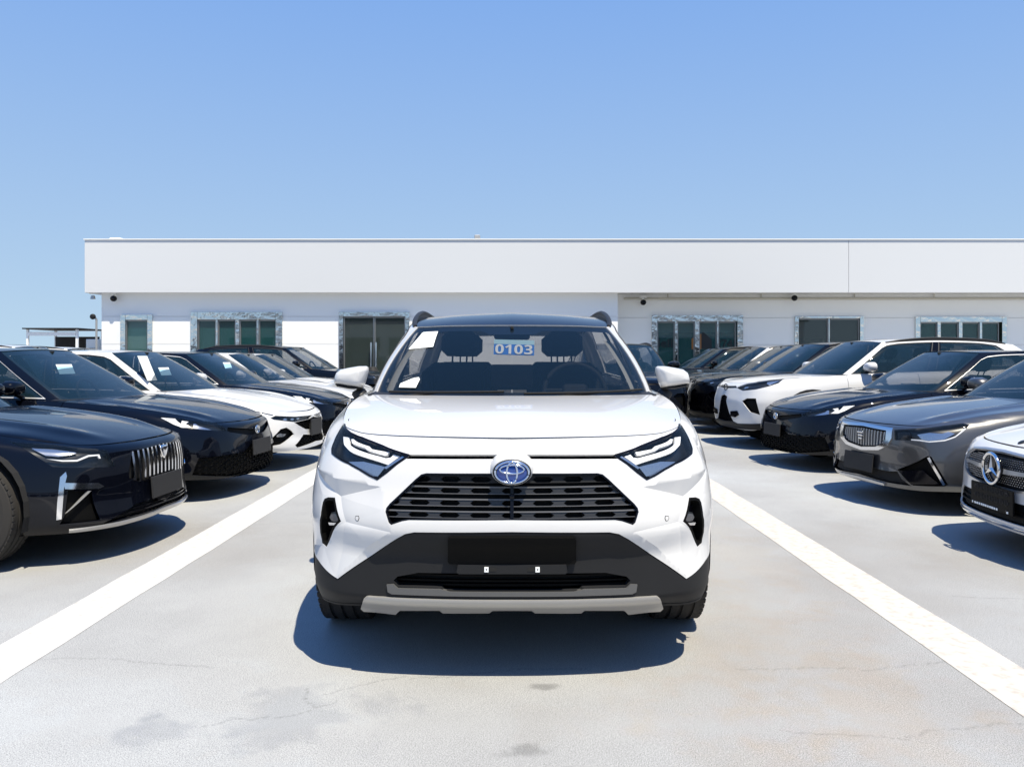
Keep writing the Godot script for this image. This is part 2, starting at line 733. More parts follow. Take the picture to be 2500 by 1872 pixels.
func wheel_mesh(r: float, w: float, rr: float) -> Array:   # tyre, rim
	var ty := Mb.new()
	var h := w * 0.5
	var prof := [[-h * 0.8, rr], [-h * 0.98, rr + 0.025], [-h, r - 0.055], [-h * 0.93, r - 0.02], [-h * 0.8, r - 0.004]]
	for g in [-0.45, 0.0, 0.45]:
		prof.append_array([[h * (g - 0.07), r], [h * (g - 0.06), r - 0.008], [h * (g + 0.06), r - 0.008], [h * (g + 0.07), r]])
	prof.append_array([[h * 0.8, r - 0.004], [h * 0.93, r - 0.02], [h, r - 0.055], [h * 0.98, rr + 0.025], [h * 0.8, rr]])
	ty.lathe(prof, 56)
	for k in 56:   # shoulder blocks
		var t := TAU * (k + 0.5) / 56.0
		for sg in [-1.0, 1.0]:
			var tr := Transform3D(Basis(Vector3.RIGHT, t), Vector3.ZERO)
			ty.box(Vector3(sg * h * 0.80, r - 0.007, 0), Vector3(h * 0.24, 0.009, TAU * r / 56.0 * 0.72), 0.002, tr)
	var rim := Mb.new()
	rim.lathe([[h * 0.78, rr + 0.004], [h * 0.9, rr - 0.002], [h * 0.86, rr - 0.022], [h * 0.3, rr - 0.035], [-h * 0.8, rr - 0.03]], 48)
	for k in 10:
		var t := TAU * (k / 2) / 5.0 + (0.16 if k % 2 else -0.16)
		var d := Vector3(0, cos(t), sin(t))
		var e := Vector3(0, cos(t * 1.0 + (0.06 if k % 2 else -0.06)), sin(t + (0.06 if k % 2 else -0.06)))
		rim.tube([Vector3(h * 0.62, 0, 0) + d * 0.03, Vector3(h * 0.72, 0, 0) + d * rr * 0.5, Vector3(h * 0.8, 0, 0) + e * (rr - 0.015)], 0.016, 6, 0.02)
	rim.lathe([[h * 0.4, 0.0], [h * 0.4, 0.001], [h * 0.75, 0.055], [h * 0.78, 0.03], [h * 0.78, 0.0]].slice(1), 20)
	rim.lathe([[-h * 0.3, 0.02], [-h * 0.28, rr * 0.72], [-h * 0.4, rr * 0.72]], 32)
	return [ty.mesh(), rim.mesh()]

func seat_mesh(w: float) -> ArrayMesh:
	var mb := Mb.new()
	mb.box(Vector3(0, 0.09, 0.02), Vector3(w, 0.16, 0.5), 0.06)
	var tr := Transform3D(Basis(Vector3.RIGHT, -0.38), Vector3(0, 0.14, -0.2))
	mb.box(Vector3(0, 0.28, 0), Vector3(w * 0.96, 0.58, 0.14), 0.06, tr)
	for s in [-1.0, 1.0]:
		mb.box(Vector3(s * w * 0.42, 0.26, 0.05), Vector3(0.09, 0.5, 0.12), 0.04, tr)
		mb.box(Vector3(s * 0.05, 0.6, 0), Vector3(0.012, 0.1, 0.012), 0.003, tr)
	mb.box(Vector3(0, 0.71, 0.015), Vector3(0.26, 0.19, 0.1), 0.045, tr)
	return mb.mesh()

# everything a car has besides its face; returns its root and surfaces
func build_car(called: String, label: String, category: String, sp: Dictionary, paint: Material, opts := {}) -> Array:
	var c := make_surfs(sp)
	var root := thing(called, label, category)
	var b := c.band
	var wr: float = sp.wr
	var ymin := b.v0
	# painted shell
	var top := PackedVector2Array()
	var n := 90
	var kb := []
	for s in sp.st:
		kb.append(s[1][0][0])
	var us := []
	for s in sp.st:
		us.append(c.ulen[s[0]])
	var bot := Spl.new(us, kb)
	for k in n + 1:
		var u := c.U * k / n
		top.append(Vector2(u, bot.cl(u)))
	for k in n + 1:
		var u := c.U * (n - k) / n
		top.append(Vector2(u, c.ytop.cl(u)))
	var holes: Array = []
	for ax in sp.axles:
		var uc := c.u_of_s(ax)
		var arc := PackedVector2Array()
		for k in 25:
			var t := PI * (-0.12 + 1.24 * k / 24.0)
			arc.append(Vector2(uc + cos(t) * sp.arch, wr + 0.015 + sin(t) * sp.arch))
		arc.append(Vector2(uc - sp.arch * 0.93, ymin - 0.1))
		arc.append(Vector2(uc + sp.arch * 0.93, ymin - 0.1))
		holes.append(arc)
	for h in opts.get("holes", []):
		holes.append(h if h is PackedVector2Array else pv(h))
	# door shut lines
	var gcols: Array = sp.gh
	for s in [sp.axles[0] + 0.5, sp.axles[0] + 1.52, sp.axles[1] - 0.42]:
		var u := c.u_of_s(s)
		holes.append(line([[u, bot.cl(u) + 0.09], [u, c.ytop.cl(u) + 0.05]], 0.006))
	var shell := Mb.new()
	var cell: Vector2 = Vector2(0.03, 0.03) / sp.get("res", 1.0)
	var pressed := PackedVector2Array()
	for k in b.facets.size():
		var q := pv(b.facets[k])
		b.plane = b.planes[k]
		skin(shell, b, [q], holes, 0.0, cell, 0.0)
		b.plane = Vector3.ZERO
		if Geometry2D.is_polygon_clockwise(q):
			q.reverse()
		q = Geometry2D.offset_polygon(q, 0.0004)[0]
		pressed = q if pressed.is_empty() else Geometry2D.merge_polygons(pressed, q)[0]
	var cuts := holes.duplicate()
	if pressed.size():
		cuts.append(Geometry2D.offset_polygon(pressed, -0.0004)[0])
	skin(shell, b, [top], cuts, 0.0, cell, 0.0)
	if pressed.size():   # turned-in edges of the openings
		for h in holes:
			rim(shell, b, h, top, 0.012)
	else:
		for h in holes + [top]:
			rim(shell, b, h, top, opts.get("edge", 0.012))
	part(root, "body_shell", shell.mesh(0), paint)
	# bonnet
	var hp: Array = [rect(0, 0.013, 0.988, 1.0)]
	sheet(root, "bonnet_underside", c.hood, [rect(0, 0, 1, 1)], [], -0.028, 0.0, M.dark, 0, Vector2(0.08, 0.08))
	sheet(root, "bonnet", c.hood, hp, [], 0.0, 0.006, opts.get("bonnet_paint", paint), 0, Vector2(0.04, 0.04))
	# ledge between the flank and the glasshouse, and tail
	var lm := Mb.new()
	var cend := gcols.size() - 1.0
	var prev := []
	for k in 61:
		var cc := lerpf(2.6, cend, k / 60.0)
		var q := c.green.at(cc, 0.0)
		var u := 0.0
		var c8 := cend - 2.0
		if cc <= c8:
			u = c.u_of_s(-q.z)
		else:
			u = lerpf(c.u_of_s(-c.green.at(c8, 0).z), c.U, (cc - c8) / 2.0)
		var e := b.at(u, c.ytop.cl(u))
		var up := Vector3.UP
		if prev.size():
			lm.quad(prev[0], prev[1], e, q, up, up, up, up)
		prev = [q, e]
	part(root, "shoulder_ledge", lm.mesh(0), opts.get("ledge", paint) )
	# cowl under the windscreen
	var cw := Mb.new()
	prev = []
	for k in 13:
		var a := k / 12.0
		var p0 := c.hood.at(a, 0.985, -0.012)
		var p1 := c.green.at(2.75 * a, 0.03)
		p1.y = maxf(p1.y, p0.y - 0.03)
		if prev.size():
			cw.quad(prev[0], prev[1], p1, p0, Vector3.UP, Vector3.UP, Vector3.UP, Vector3.UP)
		prev = [p0, p1]
	part(root, "cowl_panel", cw.mesh(0), M.trim)
	# glasshouse frame with window openings
	var gs := Vector2(0.1, 0.0833)
	var wd: Dictionary = opts.get("glass", {})
	var scr := pv([[0, 0.0], [2.5, 0.0], [2.56, 0.06], [2.56, 0.95], [2.5, 0.998], [0, 0.998]])
	var fw := pv(wd.get("front", [[3.15, 0.05], [4.93, 0.05], [4.93, 0.9], [4.0, 0.9], [3.4, 0.87], [3.22, 0.8]]))
	var rw := pv(wd.get("rear", [[5.1, 0.05], [6.5, 0.05], [6.62, 0.55], [6.4, 0.86], [6.0, 0.9], [5.1, 0.9]]))
	var back := pv([[cend, 0.1], [cend - 2.1, 0.1], [cend - 2.2, 0.3], [cend - 2.2, 0.85], [cend - 2.0, 0.93], [cend, 0.93]])
	var full := rect(0, 0, cend, 1.0)
	sheet(root, "roof_pillars", c.green, [full], [scr, fw, rw, back], 0.0, 0.012, opts.get("pillar", paint), 0, gs)
	sheet(root, "pillar_trim", c.green, [rect(4.9, 0.03, 5.13, 0.92)], [], 0.004, 0.006, M.gloss_black, 2, gs)
	var trim: Material = opts.get("window_trim", M.trim)
	sheet(root, "window_surround", c.green, [grow(Array(fw).map(func(q): return [q.x, q.y]), 0.022)], [fw], 0.004, 0.008, trim, 2, gs)
	sheet(root, "window_surround", c.green, [grow(Array(rw).map(func(q): return [q.x, q.y]), 0.022)], [rw], 0.004, 0.008, trim, 2, gs)
	var gl: Material = opts.get("glass_mat", M.car_glass)
	sheet(root, "windscreen", c.green, [scr], [], -0.004, 0.0, opts.get("screen_mat", gl), 0, gs)
	var frit := pv([[0, 0.05], [2.0, 0.06], [2.2, 0.12], [2.3, 0.85], [2.2, 0.92], [0.5, 0.93], [0.35, 0.87], [0, 0.87]])
	sheet(root, "windscreen_border", c.green, [scr], [frit], -0.008, 0.0, M.frit, 0, gs)
	sheet(root, "side_window", c.green, [fw], [], -0.004, 0.0, gl, 2, gs)
	sheet(root, "side_window", c.green, [rw], [], -0.004, 0.0, gl, 2, gs)
	sheet(root, "rear_window", c.green, [back], [], -0.004, 0.0, gl, 0, gs)
	# roof
	sheet(root, "roof", c.roof, [rect(0, 0, 1, 1)], [], 0.001, 0.0, opts.get("roof_paint", paint), 0, Vector2(0.05, 0.05))
	if opts.get("rails", false):
		for sd in [1.0, -1.0]:
			var mb := Mb.new()
			var pts := []
			for k in 17:
				var w := k / 16.0
				var q := c.roof.at(0.99, lerpf(0.0, 0.95, w))
				var hgt := 0.026 * smoothstep(0.03, 0.5, w) * (1.0 - smoothstep(0.85, 1.0, w)) + 0.002
				pts.append(Vector3(q.x * sd, q.y + hgt - 0.004, q.z))
			mb.tube(pts, 0.012, 8, 0.016)
			for k in 16:   # the rail stands on the roof along its whole length
				var p0: Vector3 = pts[k]
				var p1: Vector3 = pts[k + 1]
				for e in [-0.011, 0.011]:
					var w0 := Vector3(e, 0, 0)
					mb.flat(p0 + w0, p1 + w0, p1 + w0 - Vector3(0, 0.05, 0), p0 + w0 - Vector3(0, 0.05, 0), Vector3(e, 0, 0))
			part(root, "roof_rail", mb.mesh(), opts.get("rail_mat", M.trim))
	# wheels
	var wm := wheel_mesh(wr, sp.ww, wr * 0.66)
	for ax in sp.axles:
		for sd in [1.0, -1.0]:
			var w := Node3D.new()
			w.name = "wheel" if not root.has_node("wheel") else "wheel_%03d" % (root.get_children().filter(func(q): return String(q.name).begins_with("wheel")).size())
			root.add_child(w)
			w.position = Vector3(sd * (sp.track - sp.ww * 0.5), wr, -ax)
			if sd < 0:
				w.rotation.y = PI
			part(w, "tyre", wm[0], M.tyre)
			part(w, "rim", wm[1], opts.get("rim", M.rim))
			# liner
			var lb := Mb.new()
			for k in 16:
				var t0 := PI * (-0.1 + 1.2 * k / 16.0)
				var t1 := PI * (-0.1 + 1.2 * (k + 1) / 16.0)
				var r := float(sp.arch) + 0.012
				var x0: float = sd * (sp.track - 0.03)
				var x1: float = sd * (sp.track - 0.36)
				var p0 := Vector3(0, wr + 0.015 + sin(t0) * r, -ax + cos(t0) * r)
				var p1 := Vector3(0, wr + 0.015 + sin(t1) * r, -ax + cos(t1) * r)
				var hub := Vector3(0, wr, -ax)
				lb.flat(p0 + Vector3(x0, 0, 0), p1 + Vector3(x0, 0, 0), p1 + Vector3(x1, 0, 0), p0 + Vector3(x1, 0, 0), hub - p0)
				lb.tri(p0 + Vector3(x1, 0, 0), p1 + Vector3(x1, 0, 0), hub + Vector3(x1, 0, 0), Vector3(sd, 0, 0), Vector3(sd, 0, 0), Vector3(sd, 0, 0))
			part(root, "wheel_arch_liner", lb.mesh(), M.dark)
	# underbody and cabin tub
	var ub := Mb.new()
	var z0: float = -sp.axles[0] + sp.arch + 0.02
	ub.box(Vector3(0, ymin + 0.09, (z0 - sp.axles[1] - 0.7) * 0.5), Vector3(1.1, 0.1, absf(z0 + sp.axles[1] + 0.7)), 0.02)
	ub.box(Vector3(0, ymin + 0.09, -(sp.axles[0] + sp.axles[1]) * 0.5), Vector3(1.6, 0.1, sp.axles[1] - sp.axles[0] - 2.0 * sp.arch - 0.05), 0.02)
	var fb := Mb.new()
	prev = []
	for k in 25:   # floor of the nose
		var u = c.ulen[sp.hood.corner] * k / 24.0
		var q := b.at(u, bot.cl(u) + 0.012)
		var r := Vector3(minf(q.x, 0.5), q.y + 0.03, -0.62)
		if prev.size():
			ub.quad(prev[0], prev[1], r, q, Vector3.DOWN, Vector3.DOWN, Vector3.DOWN, Vector3.DOWN)
		prev = [q, r]
	part(root, "underbody", ub.mesh(0), M.dark)
	var eb := Mb.new()   # what fills the engine bay
	var sc: float = sp.axles[0]
	var et := c.ytop.cl(0.0) - 0.17
	eb.box(Vector3(0, (0.3 + et) * 0.5, -(sc + 0.5) * 0.5 - 0.1), Vector3(1.1, et - 0.3, sc - 0.1), 0.03)
	eb.box(Vector3(0, (0.31 + et) * 0.5 - 0.02, -(sc - sp.arch + 0.3) * 0.5), Vector3(1.34, et - 0.35, maxf(0.1, sc - sp.arch - 0.34)), 0.03)
	part(root, "engine_block", eb.mesh(), M.dark)
	var belt: float = gcols[4][2]
	var zc: float = -gcols[1][1]
	var tub := Mb.new()
	tub.box(Vector3(0, 0.5, (zc - sp.axles[1] - 0.2) * 0.5), Vector3(1.5, 0.08, absf(zc + sp.axles[1] + 0.2)), 0.02)
	for sd in [1.0, -1.0]:
		tub.box(Vector3(sd * (gcols[5][0] - 0.06), (0.5 + belt) * 0.5 - 0.01, (zc - sp.axles[1] - 0.1) * 0.5), Vector3(0.05, belt - 0.5, absf(zc + sp.axles[1] - 0.1)), 0.02)
	part(root, "door_lining", tub.mesh(), M.interior)
	# bulkhead + dashboard
	var db := Mb.new()
	prev = []
	for k in 15:
		var a := -1.0 + 2.0 * k / 14.0
		var g0 := c.green.at(2.5 * absf(a), 0.05)
		g0.x *= signf(a)
		var p0 := g0 + Vector3(0, -0.035, -0.03)
		var p1 := Vector3(g0.x * 1.02, belt - 0.045 + 0.03 * (1.0 - a * a), zc - 0.42)
		var p2 := Vector3(p1.x, belt - 0.14, zc - 0.5)
		var p3 := Vector3(p1.x, 0.5, zc - 0.35)
		if prev.size():
			db.quad(prev[0], prev[1], p1, p0, Vector3.UP, Vector3.UP, Vector3.UP, Vector3.UP)
			db.flat(prev[1], prev[2], p2, p1, Vector3(0, 0.5, -1))
			db.flat(prev[2], prev[3], p3, p2, Vector3(0, 0, -1))
		prev = [p0, p1, p2, p3]
	part(root, "dashboard", db.mesh(), M.interior)
	var sm := seat_mesh(0.5)
	for q in [[0.37, 0], [-0.37, 0], [0.37, 1], [-0.37, 1]]:
		var s := part(root, "seat", sm, opts.get("seat_mat", M.seat))
		s.position = Vector3(q[0], belt - 0.52, (zc - 1.12) - q[1] * 0.86)
		if sp.get("seat_scale", 0.0) > 0.0:
			s.scale = Vector3.ONE * sp.seat_scale
	var sw := Mb.new()
	var ring := []
	for k in 33:
		ring.append(Vector3(cos(TAU * k / 32.0) * 0.18, sin(TAU * k / 32.0) * 0.18, 0))
	sw.tube(ring, 0.015, 8)
	sw.box(Vector3(0, 0, 0.01), Vector3(0.16, 0.1, 0.05), 0.03)
	for q in [[Vector3(-0.17, 0.01, 0), Vector3(0.17, 0.01, 0)], [Vector3(0, -0.17, 0), Vector3(0, 0, 0)]]:
		sw.tube(q, 0.014, 6, 0.02)
	var wheel := part(root, "steering_wheel", sw.mesh(), M.interior)
	wheel.position = Vector3(0.37, belt - 0.02, zc - 0.58)
	wheel.rotation.x = -0.4
	var mir := Mb.new()
	var g1 := c.green.at(0, 0.93)
	mir.box(g1 + Vector3(0, -0.03, -0.1), Vector3(0.22, 0.06, 0.03), 0.012)
	mir.box(g1 + Vector3(0, 0.01, -0.05), Vector3(0.02, 0.02, 0.1), 0.005)
	part(root, "rear_view_mirror", mir.mesh(), M.dark)
	# wing mirrors
	if not opts.get("own_mirrors", false):
		var gp := c.green.at(3.25, 0.06)
		var out := [[-0.10, -0.05], [-0.11, 0.01], [-0.08, 0.055], [-0.02, 0.072], [0.06, 0.07], [0.105, 0.045], [0.115, 0.0], [0.09, -0.045], [0.02, -0.06]]
		for sd in [1, -1]:
			var mb := Mb.new()
			puff(mb, out, 0.0, 0.10, 0.035, 5)
			var q := Mb.new()
			q.box(Vector3(0, -0.035, -0.005), Vector3(0.19, 0.02, 0.07), 0.009)
			q.tube([Vector3(-0.05, -0.045, 0), Vector3(-0.17, -0.09, 0.01)], 0.017, 8, 0.03)
			var mi := part(root, "wing_mirror", mb.mesh(sd), opts.get("mirror_paint", paint))
			mi.position = Vector3(sd * (gp.x + 0.15), gp.y + 0.08, gp.z - 0.17)
			part(mi, "mirror_foot", q.mesh(sd), M.trim)
	if opts.get("cladding", false):
		for ax in sp.axles:
			var uc := c.u_of_s(ax)
			var o := PackedVector2Array()
			for k in 19:
				var t := PI * (-0.06 + 1.12 * k / 18.0)
				o.append(Vector2(uc + cos(t) * (sp.arch + 0.06), wr + 0.015 + sin(t) * (sp.arch + 0.06)))
			for k in 19:
				var t := PI * (1.06 - 1.12 * k / 18.0)
				o.append(Vector2(uc + cos(t) * (sp.arch - 0.004), wr + 0.015 + sin(t) * (sp.arch - 0.004)))
			sheet(root, "arch_cladding", b, [o], [], 0.008, 0.016, M.plastic, 2, Vector2(0.04, 0.04))
		var ua := c.u_of_s(sp.axles[0] + sp.arch * 0.97)
		var ub2 := c.u_of_s(sp.axles[1] - sp.arch * 0.97)
		sheet(root, "sill_cladding", b, [rect(ua, bot.cl(ua + 0.3) + 0.01, ub2, 0.40)], [], 0.007, 0.016, M.plastic, 2, Vector2(0.08, 0.05))
	# door handles
	for sd in [1, -1]:
		for s in [sp.axles[0] + 1.35, sp.axles[1] - 0.55]:
			var mb := Mb.new()
			var u := c.u_of_s(s)
			var q := b.at(u, c.ytop.cl(u) - 0.13, 0.025)
			mb.tube([q + Vector3(-0.02, 0, 0.1), q + Vector3(0, 0, 0.07), q + Vector3(0, 0, -0.07), q + Vector3(-0.02, 0, -0.1)], 0.012, 8)
			part(root, "door_handle", mb.mesh(sd), opts.get("handle", paint))
	return [root, c]

func place(root: Node3D, x: float, z: float, turn: float) -> void:
	root.position = Vector3(x, 0, z)
	root.rotation.y = deg_to_rad(turn)

# ---------------------------------------------------------------- measured shapes
const HERO := {
	"plan": [
		[0, 0],
		[0.3, 0.012],
		[0.55, 0.055],
		[0.73, 0.14],
		[0.815, 0.27],
		[0.848, 0.42],
		[0.876, 0.62],
		[0.905, 0.9],
		[0.915, 1.4],
		[0.915, 3.2],
		[0.905, 3.9],
		[0.87, 4.3],
		[0.77, 4.5],
		[0.5, 4.58],
		[0, 4.6],
	],
	"st": [
		[0, [[0.27, 0.12], [0.33, 0.05], [0.48, 0.05], [0.6, 0], [0.74, 0.03], [0.87, 0.06], [0.935, 0.13]]],
		[2, [[0.27, 0.12], [0.33, 0.05], [0.48, 0.05], [0.6, 0.01], [0.74, 0.05], [0.87, 0.09], [0.94, 0.17]]],
		[4, [[0.265, 0.045], [0.35, 0.018], [0.5, 0.015], [0.62, 0], [0.76, 0.02], [0.88, 0.07], [0.965, 0.14]]],
		[6, [[0.265, 0.03], [0.35, 0.008], [0.5, 0.004], [0.64, 0], [0.8, 0.012], [0.93, 0.05], [1, 0.12]]],
		[8, [[0.22, 0.03], [0.34, 0], [0.5, 0], [0.7, 0], [0.85, 0.01], [0.97, 0.04], [1.055, 0.1]]],
		[9, [[0.22, 0.03], [0.34, 0], [0.5, 0], [0.7, 0], [0.87, 0.01], [1, 0.03], [1.08, 0.07]]],
		[12, [[0.3, 0.03], [0.36, 0], [0.5, 0], [0.7, 0], [0.87, 0.02], [1, 0.05], [1.1, 0.09]]],
		[14, [[0.3, 0.03], [0.36, 0], [0.5, 0], [0.7, 0], [0.87, 0.05], [1, 0.08], [1.1, 0.12]]],
	],
	"gh": [
		[0, 1.13, 1.05, 0, 1.92, 1.452],
		[0.4, 1.18, 1.05, 0.35, 1.94, 1.451],
		[0.68, 1.34, 1.055, 0.545, 1.99, 1.446],
		[0.765, 1.47, 1.06, 0.605, 2.07, 1.452],
		[0.8, 1.75, 1.07, 0.63, 2.28, 1.5],
		[0.82, 2.6, 1.085, 0.635, 2.8, 1.555],
		[0.82, 3.5, 1.1, 0.625, 3.45, 1.545],
		[0.78, 4.25, 1.12, 0.59, 3.98, 1.5],
		[0.68, 4.45, 1.12, 0.52, 4.08, 1.47],
		[0.4, 4.52, 1.12, 0.3, 4.13, 1.48],
		[0, 4.54, 1.12, 0, 4.14, 1.485],
	],
	"hood": {"corner": 5, "cowl": 8, "c": [1.1, 1.06], "lift": 0.035},
	"roofc": 0.11,
	"axles": [0.93, 3.62],
	"wr": 0.36,
	"ww": 0.23,
	"track": 0.885,
	"arch": 0.42,
	"facets": [
		[[0.96, 0.8, 0], [0.525, 0.754, 0], [0.723, 0.716, 0.032]],
		[[0.96, 0.8, 0], [0.723, 0.716, 0.032], [0.835, 0.708, 0.014]],
		[[0.723, 0.716, 0.032], [0.525, 0.754, 0], [0.497, 0.671, -0.0007]],
		[[0.723, 0.716, 0.032], [0.497, 0.671, -0.0007], [0.678, 0.615, 0.036]],
		[[0.497, 0.671, -0.0007], [0.466, 0.592, 0], [0.678, 0.615, 0.036]],
		[[0.678, 0.615, 0.036], [0.466, 0.592, 0], [0.573, 0.526, 0]],
		[[0.678, 0.615, 0.036], [0.573, 0.526, 0], [0.735, 0.39, 0]],
		[[0.678, 0.615, 0.036], [0.735, 0.39, 0], [0.845, 0.5, 0.014]],
		[[0.723, 0.716, 0.032], [0.678, 0.615, 0.036], [0.845, 0.5, 0.014]],
		[[0.723, 0.716, 0.032], [0.845, 0.5, 0.014], [0.835, 0.708, 0.014]],
		[[0.96, 0.8, 0], [0.835, 0.708, 0.014], [1.02, 0.7, 0]],
		[[0.835, 0.708, 0.014], [0.845, 0.5, 0.014], [1.02, 0.7, 0]],
		[[1.02, 0.7, 0], [0.845, 0.5, 0.014], [0.98, 0.48, 0]],
		[[0.845, 0.5, 0.014], [0.735, 0.39, 0], [0.84, 0.43, 0]],
		[[0.845, 0.5, 0.014], [0.84, 0.43, 0], [0.98, 0.48, 0]],
	],
	"res": 1.5,
}
const HERO_AT := {   # outlines on the skin: distance from the middle of the nose, height
	"lamp": [[1.004, 0.976], [0.899, 0.963], [0.811, 0.949], [0.679, 0.934], [0.617, 0.922], [0.512, 0.898], [0.411, 0.878], [0.415, 0.868], [0.459, 0.84], [0.501, 0.807], [0.543, 0.779], [0.582, 0.792], [0.631, 0.814], [0.689, 0.834], [0.783, 0.853], [0.847, 0.865], [0.881, 0.883], [0.909, 0.906], [0.972, 0.941], [1.012, 0.965]],
	"drl": [[0.895, 0.937], [0.826, 0.937], [0.773, 0.914], [0.718, 0.904], [0.523, 0.866], [0.499, 0.869], [0.488, 0.883], [0.457, 0.875], [0.506, 0.84], [0.758, 0.897], [0.815, 0.909]],
	"bar": [[0.79, 0.931], [0.769, 0.932], [0.621, 0.908], [0.599, 0.898], [0.534, 0.891], [0.514, 0.891], [0.518, 0.879], [0.534, 0.877], [0.614, 0.893], [0.641, 0.903], [0.752, 0.918]],
	"strip": [[0.523, 0.828], [0.444, 0.875], [0.436, 0.871], [0.511, 0.823]],
	"facet": [[0.71, 0.848], [0.627, 0.851], [0.523, 0.833], [0.554, 0.795], [0.582, 0.797], [0.681, 0.832]],
	"slot": [[0, 0.884], [0.411, 0.878], [0.423, 0.868], [0.421, 0.862], [0, 0.868]],
	"grille": [[0, 0.815], [0.336, 0.811], [0.356, 0.806], [0.378, 0.788], [0.477, 0.696], [0.489, 0.68], [0.491, 0.666], [0.473, 0.627], [0.463, 0.619], [0.42, 0.634], [0.393, 0.639], [0, 0.645]],
	"clad": [[0, 0.602], [0.371, 0.595], [0.407, 0.587], [0.444, 0.566], [0.723, 0.387], [0.78, 0.405], [0.868, 0.436]],
	"intake": [[0, 0.436], [0.366, 0.431], [0.45, 0.414], [0.467, 0.398], [0.45, 0.378], [0.275, 0.378], [0.265, 0.367], [0, 0.367]],
	"intake_up": [[0, 0.575], [0.388, 0.566], [0.425, 0.54], [0, 0.479]],
	"trim": [[0, 0.364], [0.24, 0.364], [0.281, 0.373], [0.447, 0.371], [0.466, 0.386], [0.494, 0.383], [0.489, 0.354], [0.472, 0.347], [0, 0.347]],
	"skid": [[0, 0.335], [0.505, 0.334], [0.577, 0.332], [0.596, 0.321], [0.652, 0.265], [0.648, 0.25], [0.495, 0.244], [0.461, 0.272], [0.291, 0.283], [0.282, 0.266], [0.09, 0.271], [0.076, 0.288], [0, 0.289]],
	"fog": [[0.827, 0.679], [0.819, 0.695], [0.797, 0.704], [0.756, 0.708], [0.703, 0.615], [0.819, 0.497], [0.859, 0.506], [0.863, 0.545], [0.832, 0.623]],
	"foglens": [[0.765, 0.643], [0.744, 0.64], [0.73, 0.624], [0.744, 0.608], [0.764, 0.603], [0.785, 0.606], [0.795, 0.62], [0.786, 0.636]],
	"fogled": [[0.81, 0.59], [0.749, 0.594], [0.752, 0.581], [0.805, 0.577]],
	"pocket": [[0.746, 0.704], [0.668, 0.696], [0.612, 0.715], [0.54, 0.749], [0.494, 0.671], [0.468, 0.596], [0.513, 0.576], [0.692, 0.601], [0.703, 0.615]],
	"wing": [[0.944, 0.794], [0.779, 0.79], [0.612, 0.767], [0.531, 0.755], [0.613, 0.724], [0.671, 0.708], [0.754, 0.713], [0.838, 0.709], [0.915, 0.756]],
	"lowwing": [[0.699, 0.601], [0.49, 0.58], [0.573, 0.526], [0.72, 0.405], [0.815, 0.48]],
	"sensor": [[0.626, 0.644], [0.614, 0.645], [0.611, 0.637], [0.615, 0.627], [0.623, 0.628], [0.628, 0.636]],
	"plate": [[0, 0.586], [0.233, 0.583], [0.24, 0.575], [0.247, 0.481], [0.24, 0.471], [0, 0.473]],
	"bracket": [[0, 0.472], [0.207, 0.471], [0.212, 0.442], [0.204, 0.435], [0, 0.436]],
	"clipw": [[0.105, 0.463], [0.089, 0.463], [0.089, 0.444], [0.105, 0.444]],
	"clipb": [[0.085, 0.46], [0.059, 0.461], [0.059, 0.446], [0.085, 0.446]],
	"emblem": [[0, 0.883], [0.076, 0.883], [0.076, 0.815], [0, 0.758]],
}
